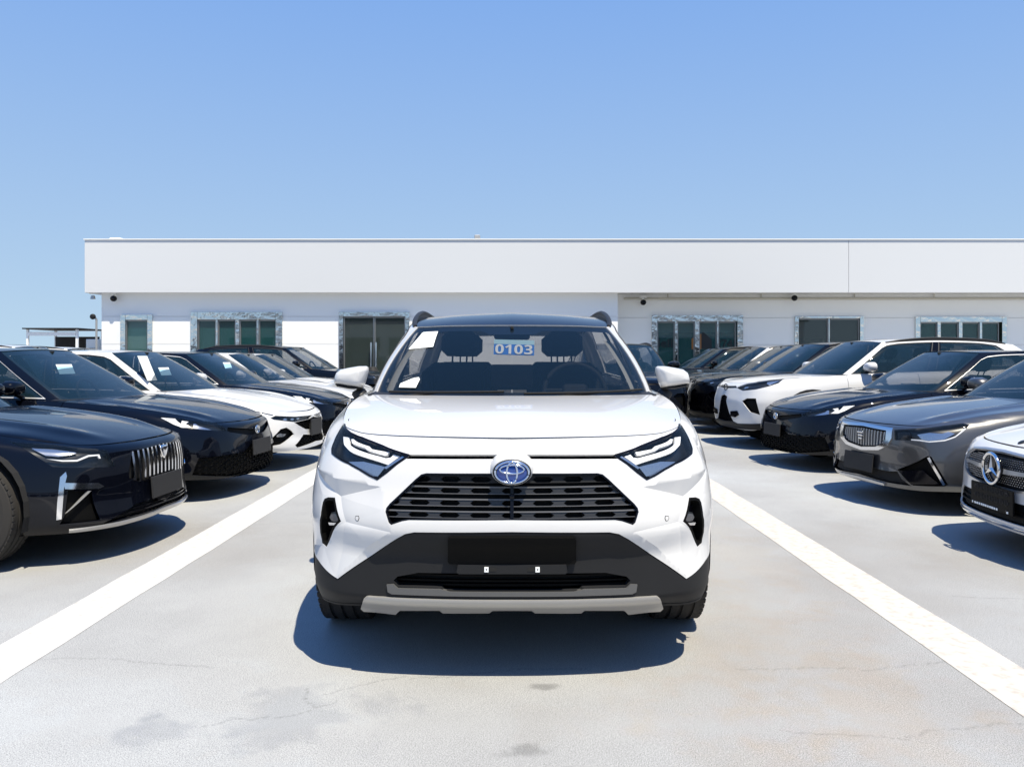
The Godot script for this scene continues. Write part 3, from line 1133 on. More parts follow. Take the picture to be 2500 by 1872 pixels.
const BARRED := {
	"plan": [
		[0, 0],
		[0.3, 0.015],
		[0.55, 0.095],
		[0.715, 0.225],
		[0.8, 0.4],
		[0.855, 0.62],
		[0.89, 0.9],
		[0.9, 1.62],
		[0.9, 3.2],
		[0.88, 4],
		[0.82, 4.45],
		[0.68, 4.66],
		[0.4, 4.73],
		[0, 4.75],
	],
	"st": [
		[0, [[0.2, 0.03], [0.25, 0], [0.4, 0.02], [0.52, 0.02], [0.64, 0.03], [0.69, 0.05], [0.705, 0.09]]],
		[2, [[0.2, 0.03], [0.25, 0], [0.4, 0.02], [0.52, 0.02], [0.64, 0.04], [0.69, 0.06], [0.71, 0.1]]],
		[4, [[0.2, 0.05], [0.26, 0.01], [0.42, 0], [0.54, 0.02], [0.64, 0.05], [0.71, 0.09], [0.745, 0.16]]],
		[6, [[0.2, 0.04], [0.28, 0.01], [0.44, 0], [0.58, 0], [0.7, 0.015], [0.79, 0.05], [0.83, 0.11]]],
		[7, [[0.18, 0.04], [0.26, 0], [0.44, 0], [0.6, 0], [0.73, 0.012], [0.83, 0.035], [0.88, 0.07]]],
		[8, [[0.18, 0.04], [0.26, 0], [0.44, 0], [0.6, 0], [0.76, 0.012], [0.86, 0.03], [0.91, 0.06]]],
		[11, [[0.22, 0.05], [0.3, 0], [0.44, 0], [0.62, 0], [0.78, 0.02], [0.9, 0.05], [0.95, 0.1]]],
		[13, [[0.22, 0.05], [0.3, 0], [0.44, 0], [0.62, 0], [0.78, 0.04], [0.9, 0.07], [0.96, 0.12]]],
	],
	"gh": [
		[0, 1.3, 0.875, 0, 2.12, 1.335],
		[0.4, 1.34, 0.875, 0.32, 2.13, 1.33],
		[0.65, 1.46, 0.875, 0.49, 2.18, 1.318],
		[0.735, 1.6, 0.88, 0.545, 2.27, 1.315],
		[0.78, 1.91, 0.89, 0.57, 2.49, 1.325],
		[0.8, 2.76, 0.905, 0.575, 2.89, 1.335],
		[0.8, 3.46, 0.925, 0.565, 3.29, 1.315],
		[0.74, 4.04, 0.945, 0.53, 3.59, 1.275],
		[0.62, 4.22, 0.95, 0.48, 3.66, 1.27],
		[0.35, 4.29, 0.955, 0.28, 3.7, 1.28],
		[0, 4.31, 0.955, 0, 3.72, 1.285],
	],
	"hood": {"corner": 4, "cowl": 7, "c": [1.26, 0.905], "lift": 0.04, "ridge": [[0.42, 0.62, 0.09, 0.018]]},
	"roofc": 0.035,
	"axles": [0.82, 3.6],
	"wr": 0.34,
	"ww": 0.22,
	"track": 0.895,
	"arch": 0.375,
}
const BARRED_AT := {   # outlines on the skin: distance from the middle of the nose, height
	"lamp": [[1.164, 0.756], [1.094, 0.746], [0.911, 0.729], [0.628, 0.695], [0.545, 0.676], [0.533, 0.628], [0.503, 0.576], [0.65, 0.583], [0.894, 0.605], [0.929, 0.631], [1.015, 0.686], [1.081, 0.723]],
	"bright": [[1.028, 0.729], [0.907, 0.721], [0.752, 0.697], [0.744, 0.685], [0.862, 0.669], [0.939, 0.678]],
	"drl": [[0.931, 0.655], [0.836, 0.643], [0.747, 0.641], [0.672, 0.664], [0.599, 0.662], [0.593, 0.636], [0.606, 0.638], [0.611, 0.654], [0.667, 0.654], [0.744, 0.631], [0.842, 0.636]],
	"grille": [[0, 0.665], [0.354, 0.653], [0.402, 0.528], [0.397, 0.491], [0.31, 0.454], [0.155, 0.452], [0, 0.456]],
	"bladev": [[0.849, 0.543], [0.818, 0.572], [0.812, 0.547], [0.829, 0.475], [0.84, 0.298], [0.867, 0.294], [0.863, 0.393]],
	"bladeh": [[0.829, 0.509], [0.628, 0.489], [0.595, 0.465], [0.628, 0.454], [0.823, 0.472]],
	"bladed": [[0.823, 0.327], [0.693, 0.449], [0.674, 0.447], [0.812, 0.333]],
	"vent": [[0.807, 0.465], [0.668, 0.44], [0.657, 0.369], [0.625, 0.265], [0.851, 0.265], [0.823, 0.321]],
	"lowgrille": [[0, 0.278], [0.173, 0.326], [0.355, 0.316], [0.623, 0.235], [0.364, 0.245], [0.165, 0.245], [0, 0.25]],
	"lip": [[0, 0.189], [0.21, 0.195], [0.575, 0.183], [0.801, 0.179], [0.797, 0.165], [0.568, 0.165], [0.176, 0.164], [0, 0.146]],
	"platec": [[0, 0.437], [0.005, 0.283]],
	"emblemc": [[0, 0.606]],
}
const MESHED := {
	"plan": [
		[0, 0],
		[0.3, 0.015],
		[0.55, 0.07],
		[0.72, 0.17],
		[0.81, 0.32],
		[0.86, 0.55],
		[0.89, 0.9],
		[0.9, 1.62],
		[0.9, 3.2],
		[0.88, 4],
		[0.82, 4.45],
		[0.68, 4.66],
		[0.4, 4.73],
		[0, 4.75],
	],
	"st": [
		[0, [[0.19, 0.02], [0.25, 0], [0.36, 0.01], [0.5, 0.03], [0.6, 0.05], [0.645, 0.06], [0.665, 0.1]]],
		[2, [[0.19, 0.03], [0.25, 0.01], [0.36, 0.01], [0.5, 0.03], [0.6, 0.06], [0.65, 0.08], [0.675, 0.12]]],
		[4, [[0.2, 0.05], [0.26, 0.01], [0.42, 0], [0.54, 0.02], [0.64, 0.055], [0.7, 0.1], [0.735, 0.17]]],
		[6, [[0.2, 0.04], [0.28, 0.01], [0.44, 0], [0.58, 0], [0.7, 0.015], [0.79, 0.05], [0.83, 0.11]]],
		[7, [[0.18, 0.04], [0.26, 0], [0.44, 0], [0.6, 0], [0.73, 0.012], [0.83, 0.035], [0.88, 0.07]]],
		[8, [[0.18, 0.04], [0.26, 0], [0.44, 0], [0.6, 0], [0.76, 0.012], [0.86, 0.03], [0.91, 0.06]]],
		[11, [[0.22, 0.05], [0.3, 0], [0.44, 0], [0.62, 0], [0.78, 0.02], [0.9, 0.05], [0.95, 0.1]]],
		[13, [[0.22, 0.05], [0.3, 0], [0.44, 0], [0.62, 0], [0.78, 0.04], [0.9, 0.07], [0.96, 0.12]]],
	],
	"gh": [
		[0, 1.3, 0.875, 0, 2.12, 1.335],
		[0.4, 1.34, 0.875, 0.32, 2.13, 1.33],
		[0.65, 1.46, 0.875, 0.49, 2.18, 1.318],
		[0.735, 1.6, 0.88, 0.545, 2.27, 1.315],
		[0.78, 1.91, 0.89, 0.57, 2.49, 1.325],
		[0.8, 2.76, 0.905, 0.575, 2.89, 1.335],
		[0.8, 3.46, 0.925, 0.565, 3.29, 1.315],
		[0.74, 4.04, 0.945, 0.53, 3.59, 1.275],
		[0.62, 4.22, 0.95, 0.48, 3.66, 1.27],
		[0.35, 4.29, 0.955, 0.28, 3.7, 1.28],
		[0, 4.31, 0.955, 0, 3.72, 1.285],
	],
	"hood": {"corner": 4, "cowl": 7, "c": [1.26, 0.89], "lift": 0.045, "ridge": [[0.5, 0.7, 0.08, 0.014]]},
	"roofc": 0.035,
	"axles": [0.93, 3.75],
	"wr": 0.325,
	"ww": 0.22,
	"track": 0.895,
	"arch": 0.375,
}
const MESHED_AT := {   # outlines on the skin: distance from the middle of the nose, height
	"lamp": [[1.213, 0.752], [1.16, 0.749], [1.07, 0.735], [0.961, 0.719], [0.874, 0.708], [0.614, 0.684], [0.545, 0.64], [0.53, 0.605], [0.659, 0.614], [0.813, 0.633], [0.936, 0.647], [1.005, 0.648], [1.073, 0.672], [1.133, 0.701], [1.188, 0.737]],
	"chev": [[1.19, 0.744], [1.075, 0.733], [1.028, 0.696], [0.921, 0.655], [0.999, 0.657], [1.076, 0.686], [1.13, 0.715]],
	"chevb": [[1.01, 0.716], [0.94, 0.707], [0.972, 0.691], [0.91, 0.656], [0.944, 0.661], [1.009, 0.695]],
	"drl": [[0.895, 0.689], [0.875, 0.692], [0.844, 0.67], [0.696, 0.628], [0.813, 0.637], [0.891, 0.65]],
	"slot": [[0, 0.576], [0.501, 0.633], [0.524, 0.605], [0.493, 0.591], [0.183, 0.536], [0, 0.541]],
	"grille": [[0, 0.473], [0.128, 0.469], [0.342, 0.397], [0.85, 0.394], [0.878, 0.329], [0.905, 0.249], [0.375, 0.182], [0, 0.175]],
	"corner": [[0.85, 0.397], [0.697, 0.507], [0.362, 0.438], [0.356, 0.403], [0.701, 0.397]],
	"platec": [[0, 0.473], [0, 0.328]],
}
const WEDGE := {
	"plan": [
		[0, 0],
		[0.3, 0.015],
		[0.55, 0.07],
		[0.72, 0.17],
		[0.81, 0.32],
		[0.86, 0.55],
		[0.89, 0.9],
		[0.9, 1.62],
		[0.9, 3.2],
		[0.88, 4],
		[0.82, 4.45],
		[0.68, 4.66],
		[0.4, 4.73],
		[0, 4.75],
	],
	"st": [
		[0, [[0.22, 0], [0.27, 0], [0.4, 0.03], [0.5, 0.03], [0.58, 0.04], [0.61, 0.06], [0.63, 0.1]]],
		[2, [[0.22, 0.02], [0.27, 0.01], [0.4, 0.03], [0.5, 0.03], [0.59, 0.05], [0.63, 0.08], [0.65, 0.12]]],
		[4, [[0.22, 0.05], [0.27, 0.01], [0.42, 0], [0.54, 0.02], [0.64, 0.055], [0.69, 0.1], [0.72, 0.16]]],
		[6, [[0.2, 0.04], [0.28, 0.01], [0.44, 0], [0.58, 0], [0.7, 0.015], [0.79, 0.05], [0.83, 0.11]]],
		[7, [[0.18, 0.04], [0.26, 0], [0.44, 0], [0.6, 0], [0.73, 0.012], [0.83, 0.035], [0.88, 0.07]]],
		[8, [[0.18, 0.04], [0.26, 0], [0.44, 0], [0.6, 0], [0.76, 0.012], [0.86, 0.03], [0.91, 0.06]]],
		[11, [[0.22, 0.05], [0.3, 0], [0.44, 0], [0.62, 0], [0.78, 0.02], [0.9, 0.05], [0.95, 0.1]]],
		[13, [[0.22, 0.05], [0.3, 0], [0.44, 0], [0.62, 0], [0.78, 0.04], [0.9, 0.07], [0.96, 0.12]]],
	],
	"gh": [
		[0, 1.3, 0.875, 0, 2.12, 1.335],
		[0.4, 1.34, 0.875, 0.32, 2.13, 1.33],
		[0.65, 1.46, 0.875, 0.49, 2.18, 1.318],
		[0.735, 1.6, 0.88, 0.545, 2.27, 1.315],
		[0.78, 1.91, 0.89, 0.57, 2.49, 1.325],
		[0.8, 2.76, 0.905, 0.575, 2.89, 1.335],
		[0.8, 3.46, 0.925, 0.565, 3.29, 1.315],
		[0.74, 4.04, 0.945, 0.53, 3.59, 1.275],
		[0.62, 4.22, 0.95, 0.48, 3.66, 1.27],
		[0.35, 4.29, 0.955, 0.28, 3.7, 1.28],
		[0, 4.31, 0.955, 0, 3.72, 1.285],
	],
	"hood": {"corner": 4, "cowl": 7, "c": [1.26, 0.89], "lift": 0.045},
	"roofc": 0.035,
	"axles": [0.93, 3.75],
	"wr": 0.325,
	"ww": 0.22,
	"track": 0.895,
	"arch": 0.375,
}
const WEDGE_AT := {   # outlines on the skin: distance from the middle of the nose, height
	"lamp": [[0.866, 0.598], [0.801, 0.621], [0.449, 0.594], [0.031, 0.582], [0.14, 0.55], [0.529, 0.536], [0.626, 0.55], [0.827, 0.578]],
	"lampw": [[1.089, 0.679], [1.004, 0.671], [0.822, 0.631], [0.875, 0.598], [0.942, 0.6], [1.011, 0.637]],
	"grille": [[0, 0.563], [0.142, 0.547], [0.53, 0.532], [0.448, 0.495], [0.281, 0.438], [0, 0.412]],
	"vent": [[0.879, 0.359], [0.75, 0.473], [0.661, 0.485], [0.578, 0.442], [0.534, 0.401], [0.755, 0.306], [0.87, 0.291]],
	"foglamp": [[0.795, 0.411], [0.752, 0.427], [0.65, 0.41], [0.706, 0.386], [0.795, 0.388]],
	"lowgrille": [[0, 0.349], [0.328, 0.381], [0.544, 0.278], [0.494, 0.245], [0, 0.274]],
	"platec": [[0, 0.528], [0, 0.316]],
}
const FRAMED := {
	"plan": [
		[0, 0],
		[0.3, 0.015],
		[0.55, 0.07],
		[0.72, 0.17],
		[0.81, 0.32],
		[0.86, 0.55],
		[0.89, 0.9],
		[0.9, 1.62],
		[0.9, 3.2],
		[0.88, 4],
		[0.82, 4.45],
		[0.68, 4.66],
		[0.4, 4.73],
		[0, 4.75],
	],
	"st": [
		[0, [[0.19, 0], [0.24, 0], [0.4, 0.03], [0.5, 0.03], [0.62, 0.03], [0.67, 0.05], [0.69, 0.09]]],
		[2, [[0.19, 0.03], [0.24, 0.01], [0.4, 0.02], [0.5, 0.02], [0.62, 0.04], [0.675, 0.06], [0.7, 0.1]]],
		[4, [[0.2, 0.05], [0.26, 0.01], [0.42, 0], [0.54, 0.02], [0.64, 0.05], [0.71, 0.09], [0.745, 0.16]]],
		[6, [[0.2, 0.04], [0.28, 0.01], [0.44, 0], [0.58, 0], [0.7, 0.015], [0.79, 0.05], [0.83, 0.11]]],
		[7, [[0.18, 0.04], [0.26, 0], [0.44, 0], [0.6, 0], [0.73, 0.012], [0.83, 0.035], [0.88, 0.07]]],
		[8, [[0.18, 0.04], [0.26, 0], [0.44, 0], [0.6, 0], [0.76, 0.012], [0.86, 0.03], [0.91, 0.06]]],
		[11, [[0.22, 0.05], [0.3, 0], [0.44, 0], [0.62, 0], [0.78, 0.02], [0.9, 0.05], [0.95, 0.1]]],
		[13, [[0.22, 0.05], [0.3, 0], [0.44, 0], [0.62, 0], [0.78, 0.04], [0.9, 0.07], [0.96, 0.12]]],
	],
	"gh": [
		[0, 1.3, 0.875, 0, 2.12, 1.335],
		[0.4, 1.34, 0.875, 0.32, 2.13, 1.33],
		[0.65, 1.46, 0.875, 0.49, 2.18, 1.318],
		[0.735, 1.6, 0.88, 0.545, 2.27, 1.315],
		[0.78, 1.91, 0.89, 0.57, 2.49, 1.325],
		[0.8, 2.76, 0.905, 0.575, 2.89, 1.335],
		[0.8, 3.46, 0.925, 0.565, 3.29, 1.315],
		[0.74, 4.04, 0.945, 0.53, 3.59, 1.275],
		[0.62, 4.22, 0.95, 0.48, 3.66, 1.27],
		[0.35, 4.29, 0.955, 0.28, 3.7, 1.28],
		[0, 4.31, 0.955, 0, 3.72, 1.285],
	],
	"hood": {"corner": 4, "cowl": 7, "c": [1.26, 0.905], "lift": 0.04, "ridge": [[0.55, 0.72, 0.07, 0.016]]},
	"roofc": 0.035,
	"axles": [0.93, 3.75],
	"wr": 0.325,
	"ww": 0.22,
	"track": 0.895,
	"arch": 0.375,
}
const FRAMED_AT := {   # outlines on the skin: distance from the middle of the nose, height
	"frame": [[0, 0.678], [0.392, 0.669], [0.402, 0.589], [0.361, 0.522], [0.255, 0.478], [0, 0.452]],
	"grille": [[0, 0.658], [0.329, 0.646], [0.336, 0.574], [0.269, 0.522], [0.211, 0.502], [0, 0.481]],
	"lamp": [[0.405, 0.659], [0.557, 0.679], [0.796, 0.708], [1.041, 0.737], [1.082, 0.727], [1.026, 0.681], [0.948, 0.63], [0.864, 0.599], [0.745, 0.583], [0.662, 0.591], [0.426, 0.578]],
	"lampd": [[0.435, 0.65], [0.555, 0.659], [0.575, 0.608], [0.448, 0.598]],
	"lampb": [[0.626, 0.642], [0.737, 0.665], [0.85, 0.661], [0.903, 0.679], [0.952, 0.663], [0.865, 0.616], [0.744, 0.598], [0.669, 0.606]],
	"lampl": [[0.585, 0.6], [0.66, 0.602], [0.744, 0.594], [0.864, 0.61], [0.949, 0.64], [1.041, 0.706], [1.047, 0.698], [0.956, 0.63], [0.868, 0.601], [0.745, 0.585], [0.662, 0.591], [0.587, 0.591]],
	"tri": [[0.592, 0.378], [0.749, 0.48], [0.786, 0.432], [0.809, 0.378], [0.691, 0.379]],
	"chr": [[0.741, 0.462], [0.772, 0.483], [0.875, 0.261], [0.856, 0.254]],
	"blade": [[0.492, 0.331], [0.758, 0.374], [0.852, 0.256], [0.627, 0.225], [0.544, 0.268]],
	"lowgrille": [[0, 0.338], [0.12, 0.32], [0.37, 0.316], [0.481, 0.328], [0.539, 0.263], [0.609, 0.225], [0.375, 0.222], [0, 0.243]],
	"lip": [[0, 0.219], [0.343, 0.196], [0.325, 0.174], [0, 0.195]],
	"platec": [[0, 0.422], [0, 0.264]],
	"emblemc": [[0, 0.597]],
}
const STARRED := {
	"plan": [
		[0, 0],
		[0.3, 0.015],
		[0.55, 0.07],
		[0.72, 0.17],
		[0.81, 0.32],
		[0.86, 0.55],
		[0.89, 0.9],
		[0.9, 1.62],
		[0.9, 3.2],
		[0.88, 4],
		[0.82, 4.45],
		[0.68, 4.66],
		[0.4, 4.73],
		[0, 4.75],
	],
	"st": [
		[0, [[0.19, 0.02], [0.25, 0], [0.38, 0.03], [0.48, 0.02], [0.6, 0.03], [0.66, 0.07], [0.69, 0.13]]],
		[2, [[0.19, 0.03], [0.25, 0], [0.38, 0.02], [0.48, 0.02], [0.6, 0.04], [0.67, 0.08], [0.7, 0.14]]],
		[4, [[0.2, 0.05], [0.26, 0.01], [0.42, 0], [0.54, 0.02], [0.64, 0.05], [0.71, 0.09], [0.745, 0.16]]],
		[6, [[0.2, 0.04], [0.28, 0.01], [0.44, 0], [0.58, 0], [0.7, 0.015], [0.79, 0.05], [0.83, 0.11]]],
		[7, [[0.18, 0.04], [0.26, 0], [0.44, 0], [0.6, 0], [0.73, 0.012], [0.83, 0.035], [0.88, 0.07]]],
		[8, [[0.18, 0.04], [0.26, 0], [0.44, 0], [0.6, 0], [0.76, 0.012], [0.86, 0.03], [0.91, 0.06]]],
		[11, [[0.22, 0.05], [0.3, 0], [0.44, 0], [0.62, 0], [0.78, 0.02], [0.9, 0.05], [0.95, 0.1]]],
		[13, [[0.22, 0.05], [0.3, 0], [0.44, 0], [0.62, 0], [0.78, 0.04], [0.9, 0.07], [0.96, 0.12]]],
	],
	"gh": [
		[0, 1.3, 0.875, 0, 2.12, 1.335],
		[0.4, 1.34, 0.875, 0.32, 2.13, 1.33],
		[0.65, 1.46, 0.875, 0.49, 2.18, 1.318],
		[0.735, 1.6, 0.88, 0.545, 2.27, 1.315],
		[0.78, 1.91, 0.89, 0.57, 2.49, 1.325],
		[0.8, 2.76, 0.905, 0.575, 2.89, 1.335],
		[0.8, 3.46, 0.925, 0.565, 3.29, 1.315],
		[0.74, 4.04, 0.945, 0.53, 3.59, 1.275],
		[0.62, 4.22, 0.95, 0.48, 3.66, 1.27],
		[0.35, 4.29, 0.955, 0.28, 3.7, 1.28],
		[0, 4.31, 0.955, 0, 3.72, 1.285],
	],
	"hood": {"corner": 4, "cowl": 7, "c": [1.26, 0.89], "lift": 0.045},
	"roofc": 0.035,
	"axles": [0.93, 3.75],
	"wr": 0.325,
	"ww": 0.22,
	"track": 0.895,
	"arch": 0.375,
}
const STARRED_AT := {   # outlines on the skin: distance from the middle of the nose, height
	"grille": [[0, 0.622], [0.142, 0.629], [0.261, 0.622], [0.287, 0.414], [0.174, 0.409], [0, 0.401]],
	"bar": [[0, 0.52], [0.065, 0.511], [0.29, 0.513], [0.292, 0.5], [0.066, 0.495], [0, 0.495]],
	"lowgrille": [[0, 0.348], [0.289, 0.349], [0.318, 0.264], [0.16, 0.242], [0, 0.245]],
	"lip": [[0, 0.162], [0.264, 0.151], [0.256, 0.136], [0, 0.144]],
	"starc": [[0, 0.497]],
	"badge": [[0, 0.694]],
	"platec": [[0, 0.364], [0, 0.279]],
}
const SUV := {
	"plan": [
		[0, 0],
		[0.3, 0.015],
		[0.55, 0.06],
		[0.72, 0.15],
		[0.81, 0.28],
		[0.86, 0.5],
		[0.9, 0.9],
		[0.915, 1.4],
		[0.915, 3.2],
		[0.9, 3.9],
		[0.86, 4.3],
		[0.76, 4.5],
		[0.45, 4.58],
		[0, 4.6],
	],
	"st": [
		[0, [[0.26, 0.1], [0.34, 0.03], [0.48, 0.01], [0.62, 0], [0.76, 0.03], [0.86, 0.07], [0.9, 0.13]]],
		[2, [[0.26, 0.1], [0.34, 0.03], [0.48, 0.01], [0.62, 0.01], [0.76, 0.04], [0.87, 0.08], [0.915, 0.15]]],
		[4, [[0.28, 0.07], [0.35, 0.03], [0.5, 0.01], [0.64, 0], [0.78, 0.03], [0.89, 0.08], [0.945, 0.15]]],
		[6, [[0.28, 0.04], [0.36, 0.01], [0.5, 0], [0.66, 0], [0.8, 0.01], [0.92, 0.05], [0.985, 0.12]]],
		[7, [[0.22, 0.03], [0.34, 0], [0.5, 0], [0.7, 0], [0.85, 0.01], [0.96, 0.04], [1.02, 0.09]]],
		[8, [[0.22, 0.03], [0.34, 0], [0.5, 0], [0.7, 0], [0.87, 0.01], [0.99, 0.03], [1.06, 0.07]]],
		[11, [[0.3, 0.03], [0.36, 0], [0.5, 0], [0.7, 0], [0.87, 0.02], [1, 0.05], [1.1, 0.09]]],
		[13, [[0.3, 0.03], [0.36, 0], [0.5, 0], [0.7, 0], [0.87, 0.05], [1, 0.08], [1.1, 0.12]]],
	],
	"gh": [
		[0, 1.17, 1.01, 0, 2, 1.5],
		[0.4, 1.21, 1.01, 0.33, 2.015, 1.495],
		[0.66, 1.35, 1.015, 0.52, 2.06, 1.48],
		[0.745, 1.49, 1.02, 0.58, 2.14, 1.475],
		[0.785, 1.8, 1.035, 0.605, 2.35, 1.495],
		[0.8, 2.65, 1.06, 0.61, 2.85, 1.515],
		[0.8, 3.55, 1.08, 0.6, 3.5, 1.5],
		[0.76, 4.27, 1.11, 0.56, 4, 1.455],
		[0.66, 4.47, 1.11, 0.5, 4.1, 1.45],
		[0.4, 4.54, 1.11, 0.3, 4.15, 1.46],
		[0, 4.56, 1.11, 0, 4.16, 1.465],
	],
	"hood": {"corner": 4, "cowl": 7, "c": [1.13, 1.025], "lift": 0.035},
	"roofc": 0.05,
	"axles": [0.92, 3.6],
	"wr": 0.35,
	"ww": 0.225,
	"track": 0.91,
	"arch": 0.41,
}
const SUV_AT := {   # outlines on the skin: distance from the middle of the nose, height
	"lamp": [[0.322, 0.841], [0.487, 0.904], [0.91, 0.947], [1.201, 0.973], [1.107, 0.912], [0.986, 0.875], [0.775, 0.829], [0.522, 0.803]],
	"lampd": [[0.95, 0.933], [1.157, 0.958], [0.988, 0.893], [0.946, 0.911]],
	"slot": [[0, 0.87], [0.028, 0.858], [0.276, 0.869], [0.353, 0.836], [0.073, 0.823], [0, 0.825]],
	"grille": [[0, 0.735], [0.121, 0.709], [0.122, 0.643], [0.204, 0.49], [0.333, 0.342], [0, 0.331]],
	"pocket": [[0.549, 0.664], [0.631, 0.706], [0.788, 0.711], [0.847, 0.488], [0.708, 0.52]],
	"foglamp": [[0.264, 0.507], [0.448, 0.525], [0.494, 0.47], [0.391, 0.431], [0.256, 0.441]],
	"platec": [[0, 0.575], [0, 0.451]],
}
const MIRROR_CAP := [[1.0128, 1.1284], [1.0077, 1.1513], [1.0001, 1.1691], [0.9747, 1.1884], [0.9238, 1.1986], [0.8729, 1.2067], [0.8322, 1.2067], [0.8205, 1.1986], [0.8195, 1.1793], [0.8271, 1.1437], [0.8373, 1.1131], [0.85, 1.0836], [0.9238, 1.0887], [1.0103, 1.1055]]
const MIRROR_BASE := [[1.0113, 1.1081], [0.9238, 1.0918], [0.849, 1.0867], [0.8515, 1.0745], [0.9238, 1.0765], [1.0001, 1.0918]]
const PAPER_HIGH := [[1.804, 0.897], [1.34, 0.902], [1.28, 0.662], [1.944, 0.631]]
const PAPER_LOW := [[1.694, 0.099], [1.695, 0.148], [1.463, 0.22], [1.347, 0.238], [1.315, 0.211], [1.349, 0.102]]

# ---------------------------------------------------------------- the scene
func _ready() -> void:
	# camera: level, with the lens shifted a little
	var cam := Camera3D.new()
	cam.name = "camera"
	add_child(cam)
	cam.position = Vector3(0, 1.25, 0)
	cam.set_frustum(0.05 * 1872.0 / 2000.0, Vector2(0, -0.05 * 61.0 / 2000.0), 0.05, 900.0)
	# sky and exposure
	var env := Environment.new()
	env.background_mode = Environment.BG_SKY
	var sky := Sky.new()
	var sm := ProceduralSkyMaterial.new()
	sm.sky_top_color = Color(0.304, 0.570, 0.931)
	sm.sky_horizon_color = Color(0.748, 0.857, 0.938)
	sm.sky_curve = 0.3
	sm.ground_horizon_color = Color(0.748, 0.857, 0.938)
	sm.ground_bottom_color = Color(0.5, 0.5, 0.48)
	sm.sky_energy_multiplier = 0.825
	sky.sky_material = sm
	env.sky = sky
	env.ambient_light_source = Environment.AMBIENT_SOURCE_SKY
	env.tonemap_mode = Environment.TONE_MAPPER_LINEAR
	env.tonemap_exposure = 1.5
	env.sdfgi_enabled = true
	env.ssao_enabled = true
	env.ssil_enabled = true
	var we := WorldEnvironment.new()
	we.name = "world_environment"
	we.environment = env
	add_child(we)
	# sun: high, behind the camera and to its right
	var sun := DirectionalLight3D.new()
	sun.name = "sun"
	add_child(sun)
	sun.look_at_from_position(Vector3.ZERO, Vector3(-0.22, -1.0, -0.38), Vector3.UP)
	sun.light_energy = 1.6
	sun.light_color = Color(1.0, 0.96, 0.875)
	sun.light_angular_distance = 0.5
	sun.shadow_enabled = true
	materials()
	setting()
	showroom()
	hero()
	left_row()
	right_row()
	far_things()

func noise_tex(size: int, freq: float, kind: int, colors: Array, at: Array, sd: int, octaves := 3) -> NoiseTexture2D:
	var n := FastNoiseLite.new()
	n.seed = sd
	n.noise_type = kind
	n.frequency = freq
	n.fractal_octaves = octaves
	var t := NoiseTexture2D.new()
	t.width = size
	t.height = size
	t.seamless = true
	t.seamless_blend_skirt = 0.2
	t.noise = n
	var g := Gradient.new()
	g.offsets = PackedFloat32Array(at)
	var cs := PackedColorArray()
	for c in colors:
		cs.append(c)
	g.colors = cs
	t.color_ramp = g
	return t

func grey(v: float, warm := 0.0) -> Color:
	return Color(v * (1.0 - warm * 2.0), v * (1.0 + warm), v * (1.0 - warm * 6.0)).linear_to_srgb()

